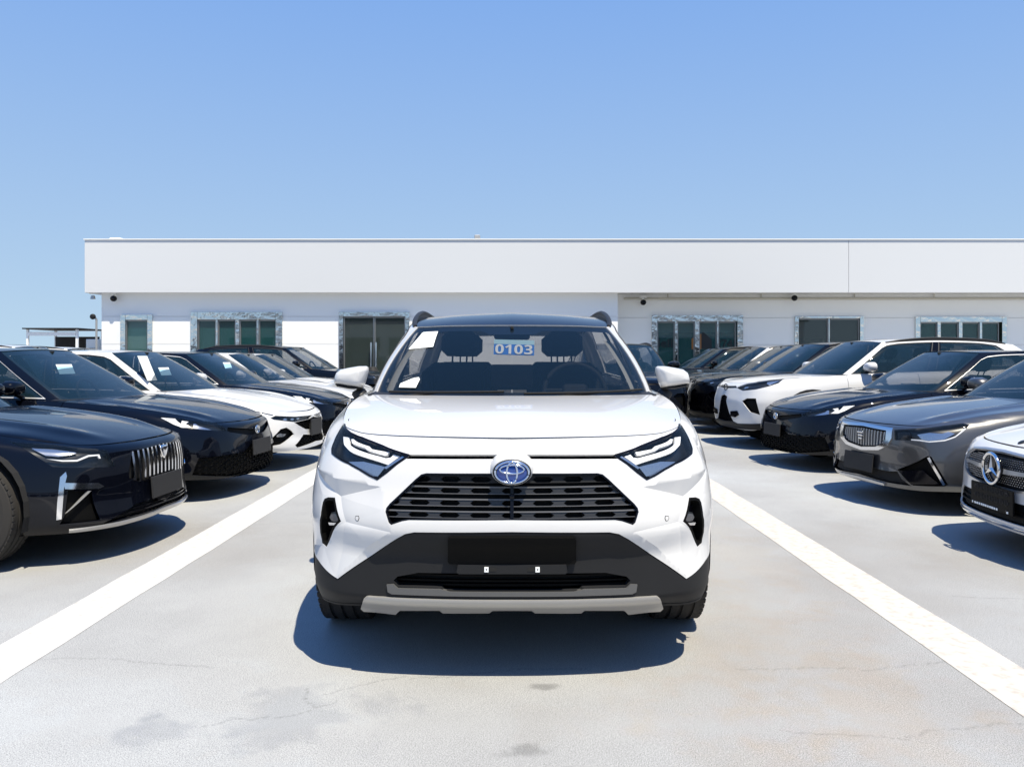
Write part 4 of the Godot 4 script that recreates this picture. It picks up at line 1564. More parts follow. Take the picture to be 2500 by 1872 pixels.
func materials() -> void:
	M.white = mat(Color(0.60, 0.60, 0.60), 0.35, 0.0, 1.0)
	M.white.metallic_specular = 0.2
	M.black = mat(Color(0.002, 0.0024, 0.004), 0.3, 0.0, 0.7)
	M.black.metallic_specular = 0.1
	M.navy = mat(Color(0.002, 0.0026, 0.0055), 0.3, 0.0, 0.7)
	M.navy.metallic_specular = 0.1
	M.grey = mat(Color(0.09, 0.09, 0.092), 0.36, 0.75, 1.0)
	M.silver = mat(Color(0.42, 0.42, 0.42), 0.35, 0.7, 1.0)
	M.trim = mat(Color(0.012, 0.012, 0.013), 0.55)
	M.gloss_black = mat(Color(0.004, 0.004, 0.006), 0.1)
	M.gloss_black.metallic_specular = 0.35
	M.frit = mat(Color(0.006, 0.006, 0.008), 0.3)
	M.dark = mat(Color(0.008, 0.008, 0.008), 0.9)
	M.plastic = mat(Color(0.017, 0.0175, 0.019), 0.55)
	M.plastic.metallic_specular = 0.3
	M.interior = mat(Color(0.009, 0.010, 0.012), 0.7)
	M.interior.metallic_specular = 0.3
	M.lining = mat(Color(0.32, 0.33, 0.33), 0.8)
	M.seat = mat(Color(0.006, 0.007, 0.009), 0.65)
	M.seat.metallic_specular = 0.25
	M.car_glass = glass(Color(0.012, 0.03, 0.045), 0.5)
	M.screen_glass = glass(Color(0.008, 0.018, 0.032), 0.46)
	M.screen_glass.metallic_specular = 0.24
	M.car_glass.metallic_specular = 0.4
	M.tyre = mat(Color(0.022, 0.02, 0.018), 0.85)
	M.rim = mat(Color(0.02, 0.02, 0.022), 0.3, 0.7)
	M.silver_rim = mat(Color(0.5, 0.5, 0.5), 0.3, 1.0)
	M.chrome = mat(Color(0.75, 0.75, 0.76), 0.12, 1.0)
	M.bright_trim = mat(Color(0.55, 0.55, 0.55), 0.35, 0.3)
	M.satin = mat(Color(0.46, 0.45, 0.43), 0.42, 0.6)
	M.plate_black = mat(Color(0.004, 0.004, 0.004), 0.5)
	M.plate_black.metallic_specular = 0.2
	M.plate_grey = mat(Color(0.025, 0.025, 0.026), 0.6)
	M.plate_grey.metallic_specular = 0.3
	M.paper = mat(Color(0.78, 0.8, 0.76), 0.8)
	M.lamp_lens = glass(Color(0.03, 0.05, 0.08), 0.10)
	M.lamp_lens.metallic_specular = 0.3
	M.lamp_dark = mat(Color(0.006, 0.007, 0.009), 0.35)
	M.lamp_white = mat(Color(0.8, 0.81, 0.82), 0.3, 0.0, 0.6)
	M.lamp_grey = mat(Color(0.55, 0.56, 0.58), 0.16, 0.9)
	M.fog_glass = mat(Color(0.12, 0.12, 0.13), 0.12, 0.6)
	M.slat = mat(Color(0.02, 0.02, 0.021), 0.35)
	M.slat_edge = mat(Color(0.09, 0.09, 0.093), 0.35)
	M.emblem_blue = mat(Color(0.008, 0.05, 0.26), 0.12, 0.2, 1.0)
	M.emblem_chrome = mat(Color(0.55, 0.63, 0.78), 0.15, 1.0)
	M.card_blue = mat(Color(0.02, 0.19, 0.66), 0.6)
	M.card_pale = mat(Color(0.42, 0.68, 0.80), 0.6)
	M.card_white = mat(Color(0.85, 0.88, 0.88), 0.6)
	M.wall_white = mat(Color(0.86, 0.86, 0.85), 0.5)
	M.fascia = mat(Color(0.62, 0.63, 0.64), 0.4)
	M.soffit = mat(Color(0.75, 0.75, 0.73), 0.7)
	M.sash = mat(Color(0.25, 0.25, 0.25), 0.35, 0.7)
	M.steel = mat(Color(0.72, 0.72, 0.70), 0.07, 1.0)
	var sw := FastNoiseLite.new()
	sw.seed = 4
	sw.frequency = 0.012
	var nt := NoiseTexture2D.new()
	nt.width = 256
	nt.height = 256
	nt.seamless = true
	nt.as_normal_map = true
	nt.bump_strength = 2.0
	nt.noise = sw
	M.steel.normal_enabled = true
	M.steel.normal_texture = nt
	M.steel.normal_scale = 0.6
	M.steel.uv1_triplanar = true
	M.steel.uv1_scale = Vector3(1.2, 1.2, 1.2)
	M.win_glass = glass(Color(0.02, 0.09, 0.09), 0.35)
	M.door_glass = glass(Color(0.06, 0.08, 0.075), 0.35)
	M.teal = mat(Color(0.06, 0.13, 0.13), 0.6)
	M.pale_teal = mat(Color(0.35, 0.55, 0.53), 0.7)
	M.room = mat(Color(0.35, 0.36, 0.34), 0.8)
	M.ink = mat(Color(0.01, 0.012, 0.014), 0.5)

func setting() -> void:
	# the lot: fine speckle, with blotches, stains and cracks over twenty metres
	var st := SurfaceTool.new()
	st.begin(Mesh.PRIMITIVE_TRIANGLES)
	var r := 400.0
	for q in [[-1, -1], [1, -1], [1, 1], [-1, -1], [1, 1], [-1, 1]]:
		var p := Vector3(q[0] * r, 0, q[1] * r)
		st.set_normal(Vector3.UP)
		st.set_uv(Vector2(p.x, p.z))
		st.set_uv2(Vector2(p.x / 20.0 + 0.5, p.z / 20.0 + 0.95))
		st.add_vertex(p)
	var g := MeshInstance3D.new()
	g.name = "ground"
	g.mesh = st.commit()
	var gm := mat(Color(1, 1, 1), 0.82)
	gm.albedo_texture = noise_tex(1024, 0.36, FastNoiseLite.TYPE_SIMPLEX, [grey(0.18, 0.004), grey(0.35, 0.004), grey(0.405, 0.004), grey(0.45, 0.004), grey(0.62, 0.004)], [0.15, 0.38, 0.5, 0.62, 0.86], 11, 3)
	gm.uv1_scale = Vector3(0.5, 0.5, 0.5)
	gm.detail_enabled = true
	gm.detail_blend_mode = BaseMaterial3D.BLEND_MODE_MUL
	gm.detail_uv_layer = BaseMaterial3D.DETAIL_UV_2
	gm.detail_albedo = ImageTexture.create_from_image(blotches())
	g.material_override = gm
	add_child(g)
	tag(g, "pale grey speckled concrete of the open car lot", "", "", "structure")
	# painted lines of the drive
	var lm := mat(Color(1, 1, 1), 0.75)
	lm.albedo_texture = noise_tex(512, 0.03, FastNoiseLite.TYPE_SIMPLEX, [Color(0.68, 0.67, 0.65), Color(0.745, 0.74, 0.725), Color(0.765, 0.76, 0.75)], [0.1, 0.4, 0.8], 5, 4)
	lm.uv1_triplanar = true
	lm.uv1_world_triplanar = true
	lm.uv1_scale = Vector3(0.7, 0.7, 0.7)
	var rm := mat(Color(1, 1, 1), 0.8)
	rm.albedo_texture = noise_tex(512, 0.035, FastNoiseLite.TYPE_SIMPLEX, [Color(0.665, 0.64, 0.605), Color(0.72, 0.695, 0.665), Color(0.735, 0.712, 0.68), Color(0.755, 0.735, 0.705)], [0.12, 0.34, 0.55, 0.85], 8, 5)
	rm.uv1_triplanar = true
	rm.uv1_world_triplanar = true
	rm.uv1_scale = Vector3(0.7, 0.7, 0.7)
	for q in [[-2.235, -1.965, lm, "clean white painted line along the left row of cars"], [1.79, 2.065, rm, "worn cream painted line along the right row of cars"]]:
		var s2 := SurfaceTool.new()
		s2.begin(Mesh.PRIMITIVE_TRIANGLES)
		var rng := RandomNumberGenerator.new()
		rng.seed = 31
		var z := 2.0
		var xa: float = q[0]
		var xb: float = q[1]
		while z > -21.0:
			var na: float = q[0] + rng.randf_range(-0.006, 0.006)
			var nb: float = q[1] + rng.randf_range(-0.006, 0.006)
			for p in [Vector3(xa, 0.002, z), Vector3(xa * 0 + na, 0.002, z - 0.35), Vector3(nb, 0.002, z - 0.35), Vector3(xa, 0.002, z), Vector3(nb, 0.002, z - 0.35), Vector3(xb, 0.002, z)]:
				s2.set_normal(Vector3.UP)
				s2.add_vertex(p)
			xa = na
			xb = nb
			z -= 0.35
		var o := MeshInstance3D.new()
		o.name = numbered("painted_line")
		o.mesh = s2.commit()
		o.material_override = q[2]
		add_child(o)
		tag(o, q[3], "", "", "structure")

func blotches() -> Image:
	var n := FastNoiseLite.new()
	n.seed = 21
	n.noise_type = FastNoiseLite.TYPE_SIMPLEX
	n.frequency = 0.004
	n.fractal_octaves = 6
	n.fractal_gain = 0.62
	var sz := 1024
	var src := n.get_seamless_image(sz, sz)
	src.convert(Image.FORMAT_L8)
	var d := src.get_data()
	var o := PackedByteArray()
	o.resize(sz * sz * 3)
	for i in sz * sz:
		var v := 205 + int(d[i] * 0.19)
		var w := int((d[i] - 128) * 0.03)
		o[i * 3] = v - w
		o[i * 3 + 1] = v
		o[i * 3 + 2] = mini(255, v + w + 2)
	var im := Image.create_from_data(sz, sz, false, Image.FORMAT_RGB8, o)
	im.resize(2048, 2048, Image.INTERPOLATE_CUBIC)
	var rng := RandomNumberGenerator.new()
	rng.seed = 77
	var to := func(x: float, z: float) -> Vector2: return Vector2((x / 20.0 + 0.5) * 2048.0, (z / 20.0 + 0.95) * 2048.0)
	# rust-coloured dust right of the car, grey damp stains left of it
	for q in [[1.0, -3.6, 0.75, 1.15, Color(1.0, 0.99, 0.976), 0.1], [1.25, -2.9, 0.5, 0.9, Color(1.0, 0.985, 0.965), 0.1], [0.75, -2.55, 0.35, 0.4, Color(1.0, 0.989, 0.973), 0.1], [1.5, -5.2, 0.35, 1.2, Color(1.0, 0.989, 0.973), 0.1], [-0.78, -2.9, 0.42, 0.26, Color(0.93, 0.935, 0.945), 0.2], [-1.15, -2.75, 0.2, 0.12, Color(0.93, 0.935, 0.945), 0.2], [0.12, -3.12, 0.07, 0.04, Color(0.82, 0.82, 0.82), 0.5], [0.05, -2.62, 0.12, 0.07, Color(0.86, 0.86, 0.86), 0.5]]:
		var c: Vector2 = to.call(q[0], q[1])
		var rx: float = q[2] * 102.4
		var ry: float = q[3] * 102.4
		for y in range(int(c.y - ry * 1.5), int(c.y + ry * 1.5)):
			for x in range(int(c.x - rx * 1.5), int(c.x + rx * 1.5)):
				var e := Vector2((x - c.x) / rx, (y - c.y) / ry).length() + n.get_noise_2d(x * 6.0, y * 6.0) * 1.1
				if e < 1.0 and x >= 0 and y >= 0 and x < 2048 and y < 2048:
					var k := smoothstep(1.0, q[5], e)
					im.set_pixel(x, y, im.get_pixel(x, y) * Color.WHITE.lerp(q[4], k))
	# hairline cracks: [x, z] points
	for cr in [[[-1.05, -2.78], [-0.98, -2.86], [-0.9, -2.83], [-0.8, -2.85], [-0.62, -2.96]], [[-0.78, -3.12], [-0.76, -3.0], [-0.7, -2.94]], [[-2.2, -3.4], [-1.7, -3.42], [-1.2, -3.3]], [[-0.7, -3.05], [-0.4, -3.2], [0.0, -3.3], [0.3, -3.32]], [[0.9, -2.75], [1.3, -2.7], [1.7, -2.8], [2.3, -2.74]], [[0.9, -3.3], [1.4, -3.28], [2.0, -3.42]], [[1.9, -2.6], [2.4, -2.4], [3.0, -2.3]], [[2.3, -4.3], [2.9, -4.2], [3.6, -4.3]], [[-3.2, -6.1], [-2.4, -6.0], [-1.4, -6.3]]]:
		for k in cr.size() - 1:
			var a: Vector2 = to.call(cr[k][0], cr[k][1])
			var b: Vector2 = to.call(cr[k + 1][0], cr[k + 1][1])
			var m := int(a.distance_to(b) * 1.5) + 1
			var off := 0.0
			for t in m:
				off = clampf(off + rng.randf_range(-0.5, 0.5), -3.0, 3.0)
				var p := a.lerp(b, float(t) / m) + Vector2(off * 0.5, off)
				if p.x > 1 and p.y > 1 and p.x < 2046 and p.y < 2046 and rng.randf() < 0.8:
					im.set_pixel(int(p.x), int(p.y), im.get_pixel(int(p.x), int(p.y)) * Color(0.93, 0.93, 0.93))
	im.generate_mipmaps()
	return im

# ---------------------------------------------------------------- the showroom
func wall_run(b: Node3D, x0: float, x1: float, z: float, openings: Array, top: float) -> void:
	# cladding panels with open joints on a core wall, left out at the openings [x0, x1, y0, y1]
	var ys := [0.0, 0.86, 1.65, 2.43, top]
	var xs := [x0, x1]
	for o in openings:
		xs.append_array([o[0], o[1]])
	xs.sort()
	for i in xs.size() - 1:
		var a: float = xs[i]
		var c: float = xs[i + 1]
		var open := []
		for o in openings:
			if a >= o[0] - 0.001 and c <= o[1] + 0.001:
				open = o
		for j in ys.size() - 1:
			var lo: float = ys[j]
			var hi: float = ys[j + 1]
			if open.size():
				if hi <= open[3] and lo >= open[2]:
					continue
				if lo < open[2]:
					hi = minf(hi, open[2])
				elif hi > open[3]:
					lo = maxf(lo, open[3])
			if hi - lo < 0.02:
				continue
			var m := maxi(1, int(round((c - a) / 7.5)))
			for k in m:
				var p := lerpf(a, c, float(k) / m)
				var q := lerpf(a, c, float(k + 1) / m)
				bx(b, "wall_panel", Vector3((p + q) * 0.5, (lo + hi) * 0.5, z - 0.02), Vector3(q - p, hi - lo - 0.008, 0.04), M.wall_white)
			bx(b, "wall_core", Vector3((a + c) * 0.5, (lo + hi) * 0.5, z - 0.15), Vector3(c - a, hi - lo, 0.2), M.soffit)

func shopfront(b: Node3D, o: Array, z: float, panes: Array, fw: float, gl: Material, head: float) -> void:
	# steel lining round an opening, mullions and panes
	var w: float = o[1] - o[0]
	var h: float = o[3] - o[2]
	var cx: float = (o[0] + o[1]) * 0.5
	var win := Node3D.new()
	win.name = numbered("shop_window")
	b.add_child(win)
	bx(win, "frame", Vector3(o[0] + fw * 0.5, o[2] + h * 0.5, z + 0.0), Vector3(fw, h, 0.12), M.steel, 0.006)
	bx(win, "frame", Vector3(o[1] - fw * 0.5, o[2] + h * 0.5, z + 0.0), Vector3(fw, h, 0.12), M.steel, 0.006)
	bx(win, "frame", Vector3(cx, o[3] - head * 0.5, z + 0.0), Vector3(w - 2.0 * fw - 0.004, head, 0.116), M.steel, 0.006)
	if o[2] > 0.1:
		bx(win, "sill", Vector3(cx, o[2] + fw * 0.5, z + 0.0), Vector3(w - 2.0 * fw - 0.004, fw, 0.14), M.steel, 0.006)
	var lo: float = o[2] + (fw if o[2] > 0.1 else 0.01)
	var hi: float = o[3] - head
	for i in panes.size():
		var p: Array = panes[i]
		bx(win, "pane", Vector3((p[0] + p[1]) * 0.5, (lo + hi) * 0.5, z - 0.03), Vector3(p[1] - p[0], hi - lo, 0.008), gl)
		for e in [[p[0], 1.0], [p[1], -1.0]]:
			bx(win, "sash", Vector3(e[0] + e[1] * 0.015, (lo + hi) * 0.5, z - 0.012), Vector3(0.03, hi - lo - 0.002, 0.026), M.sash, 0.003)
		bx(win, "sash", Vector3((p[0] + p[1]) * 0.5, hi - 0.02, z - 0.012), Vector3(p[1] - p[0] - 0.062, 0.04, 0.024), M.sash, 0.003)
		if i > 0:
			bx(win, "mullion", Vector3((panes[i - 1][1] + p[0]) * 0.5, (lo + hi) * 0.5, z - 0.0), Vector3(p[0] - panes[i - 1][1] - 0.003, hi - lo - 0.003, 0.09), M.steel, 0.005)

func showroom() -> void:
	var b := thing("showroom", "long white single storey showroom with a deep plain white fascia", "building")
	var z := -23.0
	var k := 0.0115
	var zr := -23.7
	var kr := 0.01185
	var lx := func(p: float) -> float: return (p - 1250.0) * k
	var rx := func(p: float) -> float: return (p - 1250.0) * kr
	var w1 := [lx.call(295), lx.call(373), 0.5, 2.48]
	var w2 := [lx.call(466), lx.call(690), 0.5, 2.56]
	var dr := [lx.call(828), lx.call(1000), 0.0, 2.56]
	var split: float = lx.call(1505)
	wall_run(b, lx.call(247), split, z, [w1, w2, dr], 3.12)
	var w3 := [rx.call(1590), rx.call(1814), 0.5, 2.5]
	var w4 := [rx.call(1940), rx.call(2108), 0.5, 2.47]
	var w5 := [rx.call(2234), rx.call(2457), 0.5, 2.46]
	wall_run(b, split - 0.05, 20.0, zr, [w3, w4, w5], 3.12)
	bx(b, "wall_return", Vector3(split + 0.02, 1.56, (z + zr) * 0.5 + 0.01), Vector3(0.04, 3.12, 0.68), M.wall_white)
	# end walls, back, roof, floor, rooms
	var xl: float = lx.call(247)
	bx(b, "end_wall", Vector3(xl + 0.1, 1.56, -27.2), Vector3(0.2, 3.12, 7.9), M.wall_white)
	bx(b, "back_wall", Vector3((xl + 20.0) * 0.5, 1.56, -31.2), Vector3(20.0 - xl, 3.12, 0.2), M.room)
	bx(b, "end_wall", Vector3(19.9, 1.56, -27.4), Vector3(0.2, 3.12, 7.4), M.wall_white)
	bx(b, "roof_slab", Vector3((xl + 20.0) * 0.5, 3.25, -27.1), Vector3(20.0 - xl, 0.24, 8.2), M.soffit)
	bx(b, "shop_floor", Vector3((xl + 20.0) * 0.5, 0.03, -27.3), Vector3(20.0 - xl - 0.4, 0.05, 7.2), M.room)
	for q in [[-9.6, 4.0], [-5.6, 4.0], [2.9, 5.0], [7.4, 5.0], [10.8, 5.0]]:
		bx(b, "partition", Vector3(q[0], 1.55, -26.0), Vector3(0.12, 3.0, 4.0), M.room)
	# fascia, its coping and the soffit
	var fl: float = (205.0 - 1250.0) * 0.01135
	var fx := fl
	for wdt in [21.2, 10.8]:
		bx(b, "fascia_panel", Vector3(fx + wdt * 0.5, 3.805, -22.74), Vector3(wdt - 0.006, 1.46, 0.08), M.fascia, 0.006)
		fx += wdt
	bx(b, "fascia_end", Vector3(fl + 0.04, 3.805, -24.6), Vector3(0.08, 1.46, 3.63), M.fascia, 0.004)
	bx(b, "coping", Vector3((fl + fx) * 0.5, 4.55, -22.78), Vector3(fx - fl + 0.03, 0.03, 0.22), M.soffit, 0.004)
	bx(b, "soffit", Vector3((fl + fx) * 0.5, 3.13, -23.3), Vector3(fx - fl - 0.1, 0.016, 1.0), M.soffit)
	bx(b, "fascia_core", Vector3((fl + fx) * 0.5, 3.8, -22.9), Vector3(fx - fl - 0.2, 1.3, 0.2), M.soffit)
	bx(b, "roof_bracket", Vector3((1165.0 - 1250.0) * 0.0114, 4.63, -22.9), Vector3(0.16, 0.13, 0.2), M.satin, 0.02)
	bx(b, "roof_bracket", Vector3((275.0 - 1250.0) * 0.0114, 4.6, -23.0), Vector3(0.3, 0.06, 0.2), M.soffit, 0.01)
	# openings
	shopfront(b, w1, z, [[lx.call(307), lx.call(360)]], 0.14, M.win_glass, 0.15)
	shopfront(b, w2, z, [[lx.call(483), lx.call(527)], [lx.call(532), lx.call(575)], [lx.call(585), lx.call(627)], [lx.call(632), lx.call(676)]], 0.19, M.win_glass, 0.22)
	shopfront(b, dr, z, [[lx.call(839), lx.call(913)], [lx.call(914), lx.call(989)]], 0.12, M.door_glass, 0.13)
	shopfront(b, w3, zr, [[rx.call(1605), rx.call(1647)], [rx.call(1654), rx.call(1696)], [rx.call(1707), rx.call(1750)], [rx.call(1754), rx.call(1797)]], 0.17, M.win_glass, 0.18)
	shopfront(b, w4, zr, [[rx.call(1949), rx.call(2022)], [rx.call(2025), rx.call(2098)]], 0.11, M.door_glass, 0.06)
	shopfront(b, w5, zr, [[rx.call(2247), rx.call(2288)], [rx.call(2296), rx.call(2340)], [rx.call(2349), rx.call(2391)], [rx.call(2397), rx.call(2440)]], 0.14, M.win_glass, 0.16)
	# films and blinds behind the glass, with dark lettering
	bx(b, "window_blind", Vector3(lx.call(333), 1.4, z - 0.12), Vector3(0.7, 1.9, 0.01), M.pale_teal)
	bx(b, "window_blind", Vector3(lx.call(580), 1.3, z - 0.3), Vector3(2.2, 1.6, 0.01), M.teal)
	for q in [[1625, "lell"], [1776, "2745"]]:
		text(b, "window_lettering", q[1], 0.22, Vector3(rx.call(q[0]), 1.68, zr - 0.012), Basis(), M.ink, 1.0, 0.004)
	bx(b, "window_film", Vector3(rx.call(1700), 1.35, zr - 0.05), Vector3(2.35, 1.3, 0.006), M.teal)
	bx(b, "window_film", Vector3(rx.call(1700), 2.16, zr - 0.25), Vector3(2.35, 0.32, 0.006), M.pale_teal)
	var hm := Mb.new()
	plate(hm, [[-0.28, -0.2], [0.0, -0.2], [0.0, 0.24], [-0.1, 0.24], [-0.28, 0.1]], Vector3(rx.call(1713), 1.72, zr - 0.018), Vector3.RIGHT, Vector3.UP, 0.004)
	part(b, "house_logo", hm.mesh(), mat(Color(0.32, 0.13, 0.03), 0.6))
	hm = Mb.new()
	plate(hm, [[0.0, -0.2], [0.3, -0.2], [0.3, 0.08], [0.06, 0.3], [0.0, 0.24]], Vector3(rx.call(1713), 1.72, zr - 0.018), Vector3.RIGHT, Vector3.UP, 0.004)
	part(b, "house_logo", hm.mesh(), M.ink)
	bx(b, "shelf", Vector3(rx.call(2345), 2.1, zr - 0.6), Vector3(2.3, 0.9, 0.3), mat(Color(0.02, 0.07, 0.05), 0.5))
	bx(b, "counter", Vector3(rx.call(2020), 1.6, zr - 1.6), Vector3(0.8, 0.5, 0.4), M.dark)
	for q in [[907, 1.12, 0.02], [919, 1.12, 0.02]]:
		var mb := Mb.new()
		mb.tube([Vector3(lx.call(q[0]), 0.85, z + 0.09), Vector3(lx.call(q[0]), 1.7, z + 0.09)], 0.025, 10)
		for y in [0.95, 1.6]:
			mb.tube([Vector3(lx.call(q[0]), y, z - 0.03), Vector3(lx.call(q[0]), y, z + 0.09)], 0.012, 8)
		part(b, "door_handle", mb.mesh(), M.chrome)
	for q in [[845, 40], [880, 110], [980, 45]]:
		bx(b, "ceiling_lamp", Vector3(lx.call(q[0]) * 1.12, 2.7, -25.6), Vector3(q[1] * 0.004, 0.03, 0.5), M.card_white)
	# conduit under the soffit
	var pm := Mb.new()
	pm.tube([Vector3(split + 0.3, 2.98, zr + 0.05), Vector3(19.0, 2.98, zr + 0.05)], 0.035, 8)
	for x in [4.5, 7.2, 9.9, 12.2]:
		pm.tube([Vector3(x, 2.98, zr + 0.05), Vector3(x, 3.12, zr + 0.05)], 0.018, 6)
	part(b, "conduit", pm.mesh(), mat(Color(0.5, 0.48, 0.42), 0.6))
	# cameras and lamps fixed to the eaves
	for q in [[(275.0 - 1250.0) * 0.0114, 2.92, -22.83, "black ball camera under the left corner of the fascia"], [rx.call(1568), 2.86, -23.5, "ball camera on a bracket above the lettered window"], [rx.call(1933), 2.98, -23.45, "small black camera under the soffit left of the middle right window"]]:
		var cm := thing("security_camera", q[3], "security camera", Vector3(q[0], q[1], q[2]), 0.0, "cameras under the eaves")
		var mb := Mb.new()
		mb.box(Vector3(0, 0.16, 0), Vector3(0.2, 0.06, 0.14), 0.012)
		mb.tube([Vector3(0, 0.14, 0), Vector3(0, 0.04, 0)], 0.03, 8)
		part(cm, "bracket", mb.mesh(), M.soffit)
		mb = Mb.new()
		puff(mb, range(14).map(func(i): return [cos(TAU * i / 14.0) * 0.085, sin(TAU * i / 14.0) * 0.085]), 0.0, 0.085, 0.085, 5)
		part(cm, "camera_ball", mb.mesh(), M.gloss_black)
	var lt := thing("flood_lamp", "small flood lamp hanging under the far left end of the fascia", "lamp", Vector3((224.0 - 1250.0) * 0.0114, 2.9, -22.84))
	bx(lt, "mount", Vector3(0, 0.17, 0), Vector3(0.16, 0.05, 0.12), M.soffit, 0.01)
	var mb2 := Mb.new()
	mb2.lathe([[-0.05, 0.02], [-0.04, 0.05], [0.05, 0.07], [0.06, 0.0001]], 14, Transform3D(Basis(Vector3.FORWARD, PI * 0.5), Vector3(0, 0.06, 0)))
	part(lt, "lamp_head", mb2.mesh(), M.satin)

# ---------------------------------------------------------------- faces
func both(root: Node3D, called: String, c: Car, poly: Array, off: float, skirt: float, mt: Material, step := Vector2(0.025, 0.02), holes := []) -> Array:
	var mb := Mb.new()
	skin(mb, c.band, [poly], holes, off, step, skirt)
	return [part(root, called, mb.mesh(1), mt), part(root, called, mb.mesh(-1), mt)]

func mid(root: Node3D, called: String, c: Car, poly: Array, off: float, skirt: float, mt: Material, step := Vector2(0.025, 0.02), holes := []) -> MeshInstance3D:
	var mb := Mb.new()
	skin(mb, c.band, [poly], holes, off, step, skirt)
	return part(root, called, mb.mesh(0), mt)

func sub(owners: Array, called: String, c: Car, poly: Array, off: float, skirt: float, mt: Material, step := Vector2(0.02, 0.015)) -> void:
	var mb := Mb.new()
	skin(mb, c.band, [poly], [], off, step, skirt)
	part(owners[0], called, mb.mesh(1), mt)
	part(owners[1], called, mb.mesh(-1), mt)

func lamps(root: Node3D, c: Car, poly: Array, pieces: Array) -> void:
	# a lens over a dark housing, with light pieces between: [outline, depth, material, name]
	var lens := both(root, "headlight", c, poly, 0.001, 0.0, M.lamp_lens)
	sub(lens, "housing", c, poly, -0.035, 0.0, M.lamp_dark)
	var mb := Mb.new()
	rim(mb, c.band, grow(poly, 0.001), pv(poly), 0.036, -0.001, Vector2(0.03, 0.03), false)
	part(lens[0], "bezel", mb.mesh(1), M.lamp_dark)
	part(lens[1], "bezel", mb.mesh(-1), M.lamp_dark)
	for q in pieces:
		sub(lens, q[3], c, q[0], q[1], 0.012, q[2])

func clip_to(poly: Array, other: Array) -> Array:
	var o := []
	for q in Geometry2D.intersect_polygons(pv(poly), pv(other)):
		o.append(Array(q).map(func(v): return [v.x, v.y]))
	return o

func hex(u: float, y: float, w: float, h: float) -> PackedVector2Array:
	return PackedVector2Array([Vector2(u - w * 0.5, y), Vector2(u - w * 0.32, y - h * 0.5), Vector2(u + w * 0.32, y - h * 0.5), Vector2(u + w * 0.5, y), Vector2(u + w * 0.32, y + h * 0.5), Vector2(u - w * 0.32, y + h * 0.5)])

func honeycomb(root: Node3D, called: String, c: Car, outline: Array, off: float, cw: float, chh: float, mt: Material) -> void:
	# a mesh of hexagonal openings inside an outline
	var hs := []
	var lo := pv(outline)[0]
	var hi := lo
	for q in pv(outline):
		lo = lo.min(q)
		hi = hi.max(q)
	var row := 0
	var y := lo.y
	while y < hi.y + chh:
		var u := lo.x - (cw * 0.5 if row % 2 else 0.0)
		while u < hi.x + cw:
			hs.append(hex(u, y, cw * 0.96, chh * 0.8))
			u += cw
		y += chh * 0.55
		row += 1
	var kept := []
	for h in hs:
		if Geometry2D.intersect_polygons(h, pv(outline)).size():
			kept.append(h)
	mid(root, called, c, outline, off, 0.012, mt, Vector2(0.06, 0.05), kept)

func number_plate(root: Node3D, c: Car, y: float, mt: Material, w := 0.44, h := 0.13, tilt := 0.0, stud := true) -> Node3D:
	var o := c.band.at(0, y, 0.03)
	var mb := Mb.new()
	mb.box(Vector3.ZERO, Vector3(w, h, 0.012), 0.004)
	var p := part(root, "plate_holder", mb.mesh(), mt)
	p.position = o
	p.rotation.x = tilt
	if stud:
		var sb := Mb.new()
		for q in [[-1, 1], [1, 1], [-1, -1], [1, -1]]:
			sb.box(Vector3(q[0] * w * 0.36, q[1] * h * 0.36, 0.007), Vector3(0.016, 0.010, 0.006), 0.002)
		part(p, "plate_clip", sb.mesh(), M.trim)
	bx(root, "plate_bracket", o + Vector3(0, -0.01, -0.025), Vector3(w * 0.6, h * 0.5, 0.05), M.dark)
	return p

func ring(mb: Mb, c: Vector3, rx: float, ry: float, r: float, n := 40, tilt := 0.0) -> void:
	var pts := []
	for k in n + 1:
		var t := TAU * k / n
		var q := Vector3(cos(t) * rx, sin(t) * ry, 0).rotated(Vector3.RIGHT, tilt)
		pts.append(c + q)
	mb.tube(pts, r, 8)

func ellipse(rx: float, ry: float, cx := 0.0, cy := 0.0, n := 36) -> Array:
	var o := []
	for k in n:
		o.append([cx + cos(TAU * k / n) * rx, cy + sin(TAU * k / n) * ry])
	return o

